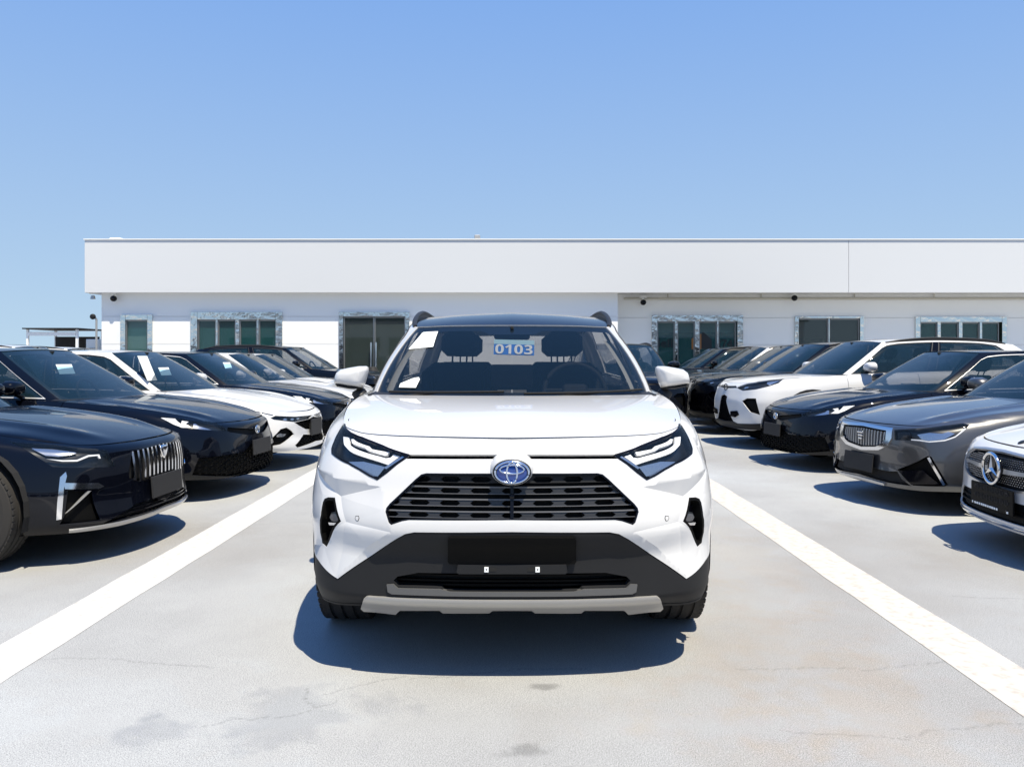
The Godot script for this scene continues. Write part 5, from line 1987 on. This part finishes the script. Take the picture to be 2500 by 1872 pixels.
# ---------------------------------------------------------------- the white car in the middle
func hero() -> void:
	var A := HERO_AT
	var clad: Array = A.clad.duplicate()
	clad.append_array([[0.93, 0.45], [1.08, 0.47], [1.08, 0.1], [0, 0.1]])
	var bot := []
	var r := build_car("white_suv", "white compact sport utility car facing the camera, with black roof and blue oval emblem", "car", HERO, M.white,
		{"holes": [A.lamp, A.slot, A.grille, A.fog, clad], "roof_paint": M.gloss_black, "rails": true, "screen_mat": M.screen_glass, "own_mirrors": true, "cladding": true, "ledge": M.white})
	var root: Node3D = r[0]
	var c: Car = r[1]
	place(root, 0, -3.06, 0)
	# headlights
	lamps(root, c, A.lamp, [[A.drl, -0.012, M.lamp_white, "light_guide"], [A.bar, -0.01, M.lamp_white, "light_bar"], [A.strip, -0.008, M.lamp_grey, "light_strip"], [A.facet, -0.02, M.lamp_grey.duplicate(), "reflector"]])
	var rim := []
	both(root, "headlight_edge", c, A.lamp, 0.002, 0.02, M.gloss_black, Vector2(0.025, 0.02), [grow(A.lamp, -0.007)])
	# slot under the bonnet, grille, lower cladding
	mid(root, "upper_slot", c, A.slot, -0.05, 0.0, M.dark)
	var gr := mid(root, "grille", c, A.grille, -0.055, 0.0, M.dark)
	for row in 4:
		var yt: float = [0.807, 0.766, 0.722, 0.678][row]
		var hs := []
		for k in 5:
			hs.append(hex(0.1204 * k, yt - 0.0155, 0.082, 0.0215))
		for q in clip_to([[0, yt], [0.6, yt], [0.6, yt - 0.028], [0, yt - 0.028]], A.grille):
			var mb := Mb.new()
			skin(mb, c.band, [q], hs, -0.018, Vector2(0.03, 0.02), 0.03)
			part(gr, "slat", mb.mesh(0), M.plastic if row == 0 else M.slat)
		if row > 0:
			for e in [[yt, 0.0055], [yt - 0.0255, 0.0025]]:
				for q in clip_to([[0, e[0]], [0.6, e[0]], [0.6, e[0] - e[1]], [0, e[0] - e[1]]], A.grille):
					var mb := Mb.new()
					skin(mb, c.band, [q], [], -0.014, Vector2(0.06, 0.02), 0.006)
					part(gr, "slat_edge", mb.mesh(0), M.slat_edge)
	both(root, "grille_edge", c, A.grille, -0.004, 0.03, M.gloss_black, Vector2(0.03, 0.02), [grow(A.grille, -0.006)])
	var cp := []
	for q in clad:
		cp.append([q[0], q[1] - 0.003])
	var bw := Spl.new([0.0, 0.5, 0.9, 1.3], [0.27, 0.272, 0.285, 0.30])
	var under := [[1.08, 0.27], [0.9, 0.268], [0.66, 0.268], [0, 0.265]]
	var cl2: Array = A.clad.map(func(q): return [q[0], q[1] - 0.004])
	cl2.append_array([[0.93, 0.446], [1.0, 0.46], [1.0, 0.275]])
	cl2.append_array(under.slice(1))
	mid(root, "lower_cladding", c, cl2, -0.002, 0.03, M.plastic, Vector2(0.025, 0.02), [pv(A.intake)])
	mid(root, "lower_intake", c, A.intake, -0.06, 0.0, M.dark)
	for y in [0.42, 0.40, 0.385]:
		for q in clip_to([[0, y], [0.6, y], [0.6, y - 0.006], [0, y - 0.006]], A.intake):
			mid(root, "intake_bar", c, q, -0.03, 0.02, M.plate_black)
	mid(root, "intake_trim", c, A.trim, 0.006, 0.02, mat(Color(0.12, 0.12, 0.12), 0.45, 0.4))
	mid(root, "skid_plate", c, A.skid, 0.010, 0.03, M.satin)
	# fog lamps
	var fg := both(root, "fog_lamp", c, A.fog, -0.035, 0.0, M.gloss_black)
	both(root, "fog_lamp_edge", c, A.fog, -0.001, 0.035, M.plate_black, Vector2(0.02, 0.02), [grow(A.fog, -0.012)])
	sub(fg, "fog_lens", c, A.foglens, -0.018, 0.014, M.fog_glass)
	sub(fg, "fog_lens_ring", c, Array(grow(A.foglens, 0.008)).map(func(v): return [v.x, v.y]), -0.022, 0.012, M.lamp_dark)
	sub(fg, "fog_light_bar", c, A.fogled, -0.018, 0.012, M.lamp_grey)
	both(root, "parking_sensor", c, A.sensor, 0.0015, 0.003, M.white, Vector2(0.02, 0.02))
	both(root, "parking_sensor_ring", c, Array(grow(A.sensor, 0.0022)).map(func(v): return [v.x, v.y]), 0.0006, 0.002, M.plate_black)
	# number plate holder
	mid(root, "plate_holder", c, A.plate, 0.014, 0.02, M.plate_black, Vector2(0.05, 0.05))
	var br := mid(root, "plate_bracket", c, A.bracket, 0.018, 0.03, M.plastic, Vector2(0.05, 0.05))
	both(br, "bracket_clip", c, A.clipw, 0.022, 0.006, M.card_white, Vector2(0.05, 0.05), [pv([[0.094, 0.4505], [0.1, 0.4505], [0.1, 0.4565], [0.094, 0.4565]])])
	both(br, "bracket_slot", c, A.clipb, 0.0195, 0.003, M.dark, Vector2(0.05, 0.05))
	# emblem on its white bulge
	var e0 := c.band.at(0, 0.832)
	var mb := Mb.new()
	puff(mb, ellipse(0.086, 0.068, 0.0, 0.832), e0.z - 0.03, 0.07, 0.03, 6)
	part(root, "emblem_base", mb.mesh(), M.white)
	mb = Mb.new()
	var ez := e0.z + 0.033
	puff(mb, ellipse(0.073, 0.0485, 0.0, 0.824), ez, 0.012, 0.01, 4)
	var em := part(root, "emblem", mb.mesh(), M.ink)
	mb = Mb.new()
	puff(mb, ellipse(0.066, 0.043, 0.0, 0.824), ez, 0.0145, 0.01, 4)
	part(em, "emblem_field", mb.mesh(), M.emblem_blue)
	mb = Mb.new()
	ring(mb, Vector3(0, 0.824, ez + 0.012), 0.063, 0.0405, 0.0042)
	ring(mb, Vector3(0, 0.836, ez + 0.014), 0.045, 0.0165, 0.0042)
	ring(mb, Vector3(0, 0.8245, ez + 0.015), 0.0195, 0.0385, 0.0042)
	part(em, "emblem_rings", mb.mesh(), M.emblem_chrome)
	mb = Mb.new()
	puff(mb, ellipse(0.012, 0.012, 0.0, 0.728), c.band.at(0, 0.728, -0.02).z, 0.02, 0.01, 4)
	part(root, "front_camera", mb.mesh(), M.gloss_black)
	# wing mirrors
	for sd in [1, -1]:
		mb = Mb.new()
		puff(mb, MIRROR_CAP, -1.62, 0.11, 0.05, 6)
		var mi := part(root, "wing_mirror", mb.mesh(sd), M.white)
		mb = Mb.new()
		puff(mb, MIRROR_BASE, -1.625, 0.085, 0.05, 5)
		mb.tube([Vector3(0.88, 1.06, -1.63), Vector3(0.83, 0.99, -1.6), Vector3(0.80, 0.96, -1.58)], 0.035, 8, 0.05)
		part(mi, "mirror_foot", mb.mesh(sd), M.trim)
	# inside: pillar and roof lining, screen, wipers
	sheet(root, "pillar_lining", c.green, [rect(2.08, 0.10, 3.05, 0.90)], [], -0.06, 0.0, M.lining, 2, Vector2(0.1, 0.0833))
	sheet(root, "pillar_lining", c.green, [rect(4.85, 0.03, 5.15, 0.97)], [], -0.045, 0.0, M.lining, 2, Vector2(0.1, 0.0833))
	sheet(root, "roof_lining", c.roof, [rect(0, 0.02, 1, 0.98)], [], -0.03, 0.0, mat(Color(0.10, 0.10, 0.10), 0.9), 0, Vector2(0.08, 0.08))
	bx(root, "centre_screen", Vector3(-0.0, 1.14, -1.78), Vector3(0.25, 0.15, 0.02), M.gloss_black, 0.01)
	for w in [[0.15, 2.1, 1], [-1.85, -0.1, 1]]:
		mb = Mb.new()
		var pts := []
		for k in 13:
			var cc := lerpf(w[0], w[1], k / 12.0)
			var q := c.green.at(absf(cc), 0.018 + 0.022 * k / 12.0, 0.015)
			q.x *= signf(cc) if cc != 0.0 else 1.0
			pts.append(q)
		mb.tube(pts, 0.007, 6, 0.012)
		mb.tube([pts[6], pts[0] + Vector3(0, -0.035, 0.05)], 0.009, 6)
		part(root, "wiper", mb.mesh(), M.dark)
	# things on and behind the windscreen
	for q in [[PAPER_HIGH, "white paper slip stuck inside the upper corner of the white car's windscreen"], [PAPER_LOW, "folded white paper lying at the foot of the white car's windscreen"]]:
		mb = Mb.new()
		skin(mb, c.green, [q[0]], [], 0.004, Vector2(0.1, 0.0833), 0.0015)
		var p := MeshInstance3D.new()
		p.name = numbered("paper_sheet")
		p.mesh = mb.mesh(-1)
		p.material_override = M.paper
		add_child(p)
		p.position = root.position
		tag(p, q[1], "paper")
	var card := thing("number_card", "blue and pale card with white digits 0103 hanging in the white car's windscreen", "card", Vector3(0.012, 1.315, -4.86), 0.0, "numbered cards in windscreens")
	card.rotation = Vector3(-0.35, 0.0, -0.03)
	bx(card, "card", Vector3(0, -0.014, 0), Vector3(0.24, 0.066, 0.003), M.card_blue)
	bx(card, "card_header", Vector3(0, 0.034, 0), Vector3(0.24, 0.028, 0.003), M.card_pale)
	text(card, "digits", "0103", 0.058, Vector3(0, -0.0145, 0.004), Basis(), M.card_white, 1.28)

# ---------------------------------------------------------------- the left row
func barred_saloon() -> Array:
	var A := BARRED_AT
	var r := build_car("black_saloon", "glossy black saloon with upright chrome grille bars, nearest car of the left row", "car", BARRED, M.navy, {"holes": [A.lamp, A.grille, A.vent, A.lowgrille], "window_trim": M.bright_trim})
	var root: Node3D = r[0]
	var c: Car = r[1]
	lamps(root, c, A.lamp, [[A.bright, -0.02, M.lamp_grey, "reflector"], [A.drl, -0.01, M.lamp_white, "light_guide"]])
	var gr := mid(root, "grille", c, A.grille, -0.03, 0.0, M.dark)
	for k in 7:
		var u := 0.028 + 0.054 * k
		for q in clip_to([[u - 0.009, 0.3], [u + 0.009, 0.3], [u + 0.009, 0.8], [u - 0.009, 0.8]], A.grille):
			both(gr, "grille_bar", c, q, 0.006, 0.02, M.chrome)
	both(root, "corner_blade", c, A.bladev, 0.012, 0.02, M.chrome)
	both(root, "corner_blade", c, A.bladeh, 0.012, 0.02, M.chrome)
	both(root, "corner_blade", c, A.bladed, 0.006, 0.02, M.satin)
	both(root, "side_vent", c, A.vent, -0.03, 0.0, M.plate_black)
	mid(root, "lower_grille", c, A.lowgrille, -0.03, 0.0, M.dark)
	for k in 3:
		var y := 0.27 + 0.022 * k
		for q in clip_to([[0, y], [0.9, y], [0.9, y + 0.006], [0, y + 0.006]], A.lowgrille):
			mid(root, "lower_grille_bar", c, q, -0.008, 0.015, M.gloss_black)
	mid(root, "chin_strip", c, [[0, 0.24], [0.5, 0.232], [0.80, 0.232], [0.80, 0.216], [0.5, 0.212], [0, 0.218]], 0.014, 0.02, M.silver)
	number_plate(root, c, 0.40, M.plate_grey, 0.44, 0.14, -0.08, false)
	var o := c.band.at(0, 0.615, 0.012)
	var mb := Mb.new()
	puff(mb, [[-0.045, 0.045], [0.045, 0.045], [0.05, 0.02], [0.03, -0.03], [0, -0.05], [-0.03, -0.03], [-0.05, 0.02]], 0.0, 0.014, 0.01, 3)
	var e := part(root, "emblem", mb.mesh(), M.chrome)
	e.position = o
	return r

func meshed_saloon(called: String, label: String, paint: Material) -> Array:
	var A := MESHED_AT
	var r := build_car(called, label, "car", MESHED, paint, {"holes": [A.lamp, A.slot, A.grille], "window_trim": M.bright_trim})
	var root: Node3D = r[0]
	var c: Car = r[1]
	lamps(root, c, A.lamp, [[A.chev, -0.006, M.lamp_white, "light_guide"], [A.chevb, -0.008, M.lamp_white, "light_guide"], [A.drl, -0.012, M.lamp_grey, "reflector"]])
	mid(root, "upper_slot", c, A.slot, -0.03, 0.0, M.dark)
	mid(root, "grille", c, A.grille, -0.025, 0.0, M.dark)
	honeycomb(root, "grille_mesh", c, A.grille, -0.004, 0.105, 0.042, M.plate_black)
	both(root, "bumper_corner", c, A.corner, 0.004, 0.01, paint)
	number_plate(root, c, 0.42, M.plate_grey, 0.44, 0.14, -0.05)
	var mb := Mb.new()
	ring(mb, c.band.at(0, 0.575, 0.012), 0.05, 0.034, 0.006, 24)
	ring(mb, c.band.at(0, 0.583, 0.012), 0.032, 0.012, 0.005, 20)
	ring(mb, c.band.at(0, 0.575, 0.012), 0.014, 0.03, 0.005, 20)
	part(root, "emblem", mb.mesh(), M.chrome)
	return r

func wedge_saloon(called: String, label: String) -> Array:
	var A := WEDGE_AT
	var r := build_car(called, label, "car", WEDGE, M.white, {"holes": [A.lamp, A.lampw, A.grille, A.vent, A.lowgrille]})
	var root: Node3D = r[0]
	var c: Car = r[1]
	lamps(root, c, A.lamp, [[[[0.62, 0.575], [0.66, 0.59], [0.70, 0.575], [0.66, 0.562]], -0.01, M.lamp_grey, "reflector"], [[[0.5, 0.57], [0.54, 0.585], [0.58, 0.57], [0.54, 0.558]], -0.01, M.lamp_grey, "reflector"], [[[0.38, 0.57], [0.42, 0.582], [0.46, 0.57], [0.42, 0.558]], -0.01, M.lamp_grey, "reflector"]])
	var up := both(root, "upper_lamp", c, A.lampw, 0.001, 0.0, M.lamp_lens)
	sub(up, "reflector", c, A.lampw, -0.015, 0.0, M.lamp_white)
	mid(root, "grille", c, A.grille, -0.03, 0.0, M.dark)
	honeycomb(root, "grille_mesh", c, A.grille, -0.01, 0.07, 0.035, M.plate_black)
	var vt := both(root, "side_vent", c, A.vent, -0.04, 0.0, M.plate_black)
	sub(vt, "fog_lamp", c, A.foglamp, -0.015, 0.02, M.lamp_grey)
	mid(root, "lower_grille", c, A.lowgrille, -0.03, 0.0, M.dark)
	honeycomb(root, "lower_grille_mesh", c, A.lowgrille, -0.008, 0.09, 0.035, M.plate_black)
	number_plate(root, c, 0.45, M.plate_grey, 0.40, 0.19, 0.0)
	return r

func screen_card(label: String, at: Vector3, turn: float, paper := false) -> void:
	var cd := thing("number_card" if not paper else "price_sheet", label, "card" if not paper else "paper", at, deg_to_rad(turn), "numbered cards in windscreens" if not paper else "")
	cd.rotation.x = -0.4
	if paper:
		bx(cd, "sheet", Vector3.ZERO, Vector3(0.21, 0.30, 0.003), M.paper)
	else:
		bx(cd, "card", Vector3(0, -0.014, 0), Vector3(0.24, 0.07, 0.003), M.card_pale)
		bx(cd, "card_header", Vector3(0, 0.036, 0), Vector3(0.24, 0.026, 0.003), M.card_white)

func left_row() -> void:
	var a := barred_saloon()
	place(a[0], -2.37, -5.6, 88)
	var b := meshed_saloon("black_saloon", "black saloon second from the front of the left row, with dark honeycomb grille", M.navy)
	place(b[0], -2.395, -7.8, 86)
	var d := wedge_saloon("white_saloon", "white saloon in the left row between two black saloons")
	place(d[0], -2.32, -9.7, 86)
	var b2: Node3D = b[0].duplicate()
	b2.name = numbered("black_saloon")
	add_child(b2)
	tag(b2, "black saloon fourth in the left row, its nose beside the white car's mirror", "car")
	place(b2, -2.35, -11.9, 86)
	var d2: Node3D = d[0].duplicate()
	d2.name = numbered("white_saloon")
	add_child(d2)
	tag(d2, "white saloon parked just beyond the fourth black saloon of the left row", "car")
	place(d2, -2.45, -13.9, 86)
	var d3: Node3D = d[0].duplicate()
	d3.name = numbered("white_saloon")
	add_child(d3)
	tag(d3, "white saloon at the far end of the left row, before the black estate", "car")
	place(d3, -2.6, -15.8, 86)
	screen_card("pale blue card inside the windscreen of the second black saloon on the left", Vector3(-4.2, 1.15, -7.7), 86)
	screen_card("cream price sheet inside the windscreen of the white saloon on the left", Vector3(-4.1, 1.14, -9.2), 86, true)
	screen_card("pale blue card beside the cream sheet in the left white saloon's windscreen", Vector3(-4.05, 1.10, -9.55), 86)
	screen_card("pale blue card inside the windscreen of the fourth black saloon on the left", Vector3(-4.1, 1.15, -11.8), 86)

# ---------------------------------------------------------------- the right row
func suv(called: String, label: String, paint: Material, roof: Material) -> Array:
	var A := SUV_AT
	var lower := [[0, 0.37], [0.30, 0.385], [0.40, 0.33], [0.6, 0.36], [1.02, 0.36], [1.02, 0.2], [0, 0.2]]
	var r := build_car(called, label, "car", SUV, paint, {"holes": [A.lamp, A.grille, A.pocket, A.slot], "rails": true, "cladding": true, "roof_paint": roof, "rim": M.rim})
	var root: Node3D = r[0]
	var c: Car = r[1]
	lamps(root, c, A.lamp, [[A.lampd, -0.01, M.lamp_grey, "light_guide"], [[[0.52, 0.835], [0.60, 0.85], [0.60, 0.87], [0.52, 0.86]], -0.012, M.lamp_grey, "reflector"]])
	mid(root, "upper_slot", c, A.slot, -0.012, 0.0, M.gloss_black)
	mid(root, "grille", c, A.grille, -0.03, 0.0, M.dark)
	honeycomb(root, "grille_mesh", c, A.grille, -0.008, 0.06, 0.04, M.gloss_black)
	both(root, "side_pocket", c, A.pocket, -0.04, 0.0, M.plate_black)
	both(root, "fog_lamp", c, A.foglamp, 0.01, 0.03, M.gloss_black)
	mid(root, "lower_cladding", c, [[0, 0.355], [0.30, 0.37], [0.42, 0.345], [0.7, 0.36], [0.98, 0.38], [0.98, 0.285], [0, 0.265]], 0.008, 0.03, M.plastic)
	var mb := Mb.new()
	ring(mb, c.band.at(0, 0.835, 0.012), 0.06, 0.042, 0.008, 24)
	part(root, "emblem", mb.mesh(), M.ink)
	return r

func framed_saloon() -> void:
	var A := FRAMED_AT
	var VENT := [[0.57, 0.385], [0.66, 0.43], [0.735, 0.478], [0.765, 0.475], [0.885, 0.262], [0.865, 0.246], [0.62, 0.232], [0.52, 0.268], [0.462, 0.34]]
	var r := build_car("grey_saloon", "metallic grey saloon with chrome framed grille in the right row", "car", FRAMED, M.grey, {"holes": [A.lamp, A.grille, A.lowgrille, VENT], "window_trim": M.bright_trim})
	var root: Node3D = r[0]
	var c: Car = r[1]
	place(root, 3.03, -7.15, -82)
	lamps(root, c, A.lamp, [[A.lampd, -0.015, M.gloss_black, "lamp_box"], [A.lampb, -0.015, M.lamp_grey, "reflector"], [A.lampl, -0.004, M.lamp_white, "light_guide"]])
	mid(root, "grille_frame", c, A.frame, 0.010, 0.025, M.chrome, Vector2(0.03, 0.02), [pv(A.grille)])
	var gr := mid(root, "grille", c, A.grille, -0.025, 0.0, M.dark)
	for k in 8:
		var u := 0.02 + 0.04 * k
		for q in clip_to([[u - 0.006, 0.3], [u + 0.006, 0.3], [u + 0.006, 0.8], [u - 0.006, 0.8]], Array(grow(A.grille, -0.012)).map(func(v): return [v.x, v.y])):
			both(gr, "grille_bar", c, q, -0.002, 0.02, M.satin)
	both(root, "side_vent", c, VENT, -0.035, 0.0, M.plate_black)
	both(root, "vent_trim", c, [[0.735, 0.462], [0.752, 0.47], [0.865, 0.262], [0.848, 0.255]], 0.004, 0.03, M.chrome)
	both(root, "vent_blade", c, [[0.475, 0.335], [0.70, 0.36], [0.825, 0.262], [0.61, 0.240], [0.53, 0.272]], 0.002, 0.03, M.gloss_black)
	both(root, "vent_blade_edge", c, [[0.465, 0.338], [0.477, 0.338], [0.60, 0.243], [0.585, 0.240], [0.525, 0.272]], 0.005, 0.02, M.grey)
	mid(root, "lower_grille", c, A.lowgrille, -0.03, 0.0, M.dark)
	mid(root, "chin_strip", c, [[0, 0.226], [0.20, 0.222], [0.34, 0.215], [0.34, 0.195], [0.2, 0.2], [0, 0.204]], 0.016, 0.02, M.silver)
	number_plate(root, c, 0.35, M.plate_grey, 0.44, 0.15, -0.1, false)
	var o := c.band.at(0, 0.58, 0.015)
	var mb := Mb.new()
	for k in 3:
		mb.box(o + Vector3(0, 0.028 - 0.026 * k, 0), Vector3(0.09 - 0.018 * k, 0.016, 0.012), 0.004)
	part(root, "emblem", mb.mesh(), M.chrome)

func starred_saloon() -> void:
	var A := STARRED_AT
	var gp := [[0, 0.655], [0.22, 0.65], [0.40, 0.635], [0.47, 0.60], [0.48, 0.55], [0.45, 0.49], [0.38, 0.46], [0.2, 0.445], [0, 0.445]]
	var lg := [[0, 0.37], [0.55, 0.37], [0.66, 0.33], [0.7, 0.26], [0.4, 0.245], [0, 0.245]]
	var lp := [[0.52, 0.63], [0.62, 0.665], [0.85, 0.695], [1.0, 0.715], [0.96, 0.655], [0.8, 0.595], [0.62, 0.575], [0.53, 0.585]]
	var r := build_car("white_saloon", "white saloon with round star emblem on a studded grille, nearest car of the right row", "car", STARRED, M.white, {"holes": [lp, gp, lg], "window_trim": M.bright_trim})
	var root: Node3D = r[0]
	var c: Car = r[1]
	place(root, 3.05, -5.2, -93)
	lamps(root, c, lp, [[[[0.6, 0.645], [0.85, 0.68], [0.86, 0.665], [0.62, 0.62]], -0.008, M.lamp_white, "light_guide"]])
	mid(root, "grille", c, gp, -0.03, 0.0, M.dark)
	mid(root, "grille_frame", c, Array(grow(gp, 0.012)).map(func(v): return [maxf(v.x, 0.0), v.y]), 0.006, 0.02, M.silver, Vector2(0.03, 0.02), [pv(gp)])
	var st := Mb.new()
	var gpv := grow(gp, -0.012)
	for j in 16:
		for i in 40:
			var q := Vector2(i * 0.024 - 0.48 + (0.012 if j % 2 else 0.0), 0.44 + j * 0.0145)
			if Geometry2D.is_point_in_polygon(Vector2(absf(q.x), q.y), gpv):
				var p := c.band.at(absf(q.x), q.y, -0.018)
				p.x *= signf(q.x)
				st.box(p, Vector3(0.008, 0.006, 0.014), 0.002)
	tag(part(root, "grille_stud", st.mesh(), M.chrome), "", "", "", "stuff")
	mid(root, "grille_bar", c, [[0, 0.565], [0.1, 0.56], [0.46, 0.565], [0.46, 0.545], [0.1, 0.53], [0, 0.525]], 0.004, 0.02, M.silver)
	var o := c.band.at(0, 0.55, 0.03)
	var mb := Mb.new()
	ring(mb, o, 0.095, 0.095, 0.011, 44)
	for k in 3:
		var t := PI * 0.5 + TAU * k / 3.0
		var tip := o + Vector3(cos(t) * 0.09, sin(t) * 0.09, 0)
		for s in [-1.0, 1.0]:
			var w = t + s * PI / 3.0
			var inn := o + Vector3(cos(w) * 0.018, sin(w) * 0.018, 0)
			mb.flat(tip, inn, o + Vector3(0, 0, 0.014), tip, Vector3(0, 0, 1))
			mb.flat(tip, inn, o - Vector3(0, 0, 0.006), tip, Vector3(0, 0, -1))
	part(root, "star_emblem", mb.mesh(), M.chrome)
	mb = Mb.new()
	puff(mb, ellipse(0.088, 0.088), 0.0, 0.006, 0.02, 3)
	part(root, "emblem_back", mb.mesh(), M.gloss_black).position = o - Vector3(0, 0, 0.022)
	mb = Mb.new()
	puff(mb, ellipse(0.026, 0.026), 0.0, 0.006, 0.006, 3)
	var bd := part(root, "bonnet_badge", mb.mesh(), M.ink)
	bd.position = c.hood.at(0, 0.05, 0.004)
	bd.rotation.x = -1.1
	mid(root, "lower_grille", c, lg, -0.035, 0.0, M.dark)
	for y in [0.29, 0.32]:
		mid(root, "lower_grille_bar", c, [[0, y], [0.64, y], [0.64, y + 0.01], [0, y + 0.01]], -0.01, 0.02, M.plate_black)
	mid(root, "chin_strip", c, [[0, 0.225], [0.5, 0.225], [0.85, 0.235], [0.85, 0.222], [0.5, 0.21], [0, 0.21]], 0.008, 0.02, M.chrome)
	var pl := number_plate(root, c, 0.365, M.plate_black, 0.5, 0.15, 0.0)
	mb = Mb.new()
	for k in 12:
		if k != 11:
			mb.box(Vector3(-0.19 + k * 0.026, -0.063, 0.007), Vector3(0.018 if k % 4 else 0.024, 0.014, 0.003), 0.001)
	mb.box(Vector3(0.19, -0.063, 0.007), Vector3(0.02, 0.014, 0.003), 0.001)
	mb.box(Vector3(-0.225, -0.063, 0.007), Vector3(0.014, 0.014, 0.003), 0.001)
	part(pl, "plate_lettering", mb.mesh(), M.card_white)
	mb = Mb.new()
	for k in 22:
		for s in [-1.0, 1.0]:
			mb.box(Vector3(-0.2 + k * 0.019, 0.02 + s * 0.028, 0.007), Vector3(0.009, 0.02 + 0.008 * (k % 3), 0.004), 0.0015)
	tag(part(pl, "plate_ribs", mb.mesh(), M.plate_grey), "", "", "", "stuff")

func right_row() -> void:
	starred_saloon()
	framed_saloon()
	var k: Node3D = get_node("black_saloon_001").duplicate()
	k.name = numbered("black_saloon")
	add_child(k)
	tag(k, "black saloon in the right row between the grey saloon and a white car", "car")
	place(k, 3.06, -9.6, -84)
	var s := suv("white_suv", "white sport utility car in the right row beyond the black saloon", M.white, M.white)
	place(s[0], 3.04, -11.8, -84)
	var e: Array = [["black_suv", 3.1, 14.0, -84, "black", "black sport utility car just beyond the white one in the right row"],
		["black_suv", 3.35, 15.9, -84, "black", "black car third from the far end of the right row, mostly hidden"],
		["grey_suv", 3.3, 17.8, -84, "silver", "silver roofed car far down the right row, before the lettered window"],
		["black_suv", 3.0, 20.2, -84, "black", "dark car seen side on right under the lettered showroom window"],
		["black_suv", 1.96, 12.6, 1, "black", "black sport utility car standing behind the central white car, nose to the camera"],
		["black_suv", -2.75, 18.0, 84, "black", "black estate car at the far end of the left row, by the glass door"],
		["white_suv", -7.9, 17.0, 90, "white", "cream white car roof showing at the left edge behind the left row"],
		["white_suv", -8.6, 20.2, 90, "white", "white car roof showing before the dark shelter at the far left"]]
	for q in e:
		var o: Node3D = s[0].duplicate()
		o.name = numbered(q[0])
		add_child(o)
		tag(o, q[5], "car")
		for nm in ["body_shell", "bonnet", "roof", "roof_pillars", "shoulder_ledge", "wing_mirror", "wing_mirror_001", "door_handle", "door_handle_001", "door_handle_002", "door_handle_003"]:
			o.get_node(nm).material_override = M[q[4]]
		if q[0] == "grey_suv":
			o.get_node("body_shell").material_override = M.black
			o.get_node("bonnet").material_override = M.black
		place(o, q[1], -q[2], q[3])

func far_things() -> void:
	# the long low building across the lot, behind the camera, that the showroom's glass and steel mirror
	var ob := thing("workshop_building", "long grey workshop across the lot behind the camera, mirrored in the showroom glass", "building", Vector3(0, 0, 34))
	bx(ob, "wall", Vector3(0, 2.4, 0), Vector3(56, 4.8, 6), M.soffit)
	bx(ob, "roof_edge", Vector3(0, 4.9, -0.1), Vector3(56.6, 0.3, 6.6), M.plastic)
	for i in 11:
		var x := -25.0 + i * 5.0
		bx(ob, "shutter_door", Vector3(x, 1.6, -3.04), Vector3(3.2, 3.2, 0.1), M.plate_grey if i % 3 else M.teal, 0.02)
		bx(ob, "window", Vector3(x + 2.1, 2.6, -3.03), Vector3(0.9, 1.2, 0.1), M.gloss_black, 0.02)
	var k := thing("shelter", "white framed open shelter with a dark back at the far left", "shelter", Vector3(-14.6, 0, -26.0))
	k.scale = Vector3(0.98, 0.99, 1.0)
	for x in [-0.8, 0.8]:
		bx(k, "post", Vector3(x, 1.1, 0), Vector3(0.07, 2.2, 0.07), M.wall_white, 0.005)
		bx(k, "post", Vector3(x, 1.1, -1.6), Vector3(0.07, 2.2, 0.07), M.wall_white, 0.005)
	bx(k, "roof_beam", Vector3(0, 2.05, 0.02), Vector3(1.53, 0.12, 0.06), M.wall_white, 0.005)
	bx(k, "back_panel", Vector3(0, 1.0, -1.5), Vector3(1.5, 2.0, 0.04), M.plate_grey)
	bx(k, "roof_sheet", Vector3(0, 2.22, -0.8), Vector3(1.8, 0.04, 1.9), M.plastic, 0.005)
	var p := thing("bracket_lamp", "small lamp on a thin pole at the showroom's left corner", "lamp", Vector3(-11.68, 0, -23.0))
	var mb := Mb.new()
	mb.tube([Vector3(0, 0, 0), Vector3(0, 2.35, 0), Vector3(-0.03, 2.42, 0.05)], 0.03, 8)
	part(p, "pole", mb.mesh(), M.satin)
	mb = Mb.new()
	puff(mb, ellipse(0.08, 0.08, -0.06, 2.42, 16), 0.08, 0.06, 0.06, 4)
	part(p, "lamp_head", mb.mesh(), M.plastic)
	var ac := thing("cooling_unit", "pale grilled cooling unit on the ground at the showroom's left end", "air conditioner", Vector3(-11.95, 0, -23.6))
	bx(ac, "case", Vector3(0, 0.95, 0), Vector3(0.36, 1.7, 0.6), M.soffit, 0.01)
	for y in 8:
		bx(ac, "louvre", Vector3(0, 0.35 + 0.17 * y, 0.31), Vector3(0.3, 0.03, 0.02), M.satin, 0.004)
	var bn := thing("litter_bin", "grey tapered litter bin in front of the glass door", "bin", Vector3(-3.8, 0, -22.3))
	mb = Mb.new()
	mb.lathe([[0, 0.001], [0, 0.2], [0.9, 0.16], [1.02, 0.1], [1.03, 0.001]], 20, Transform3D(Basis(Vector3.BACK, PI * 0.5), Vector3.ZERO))
	part(bn, "bin_body", mb.mesh(), M.plate_grey)
	mb = Mb.new()
	mb.lathe([[0.86, 0.17], [0.88, 0.178], [0.9, 0.17]], 20, Transform3D(Basis(Vector3.BACK, PI * 0.5), Vector3.ZERO))
	part(bn, "bin_rim", mb.mesh(), M.satin)
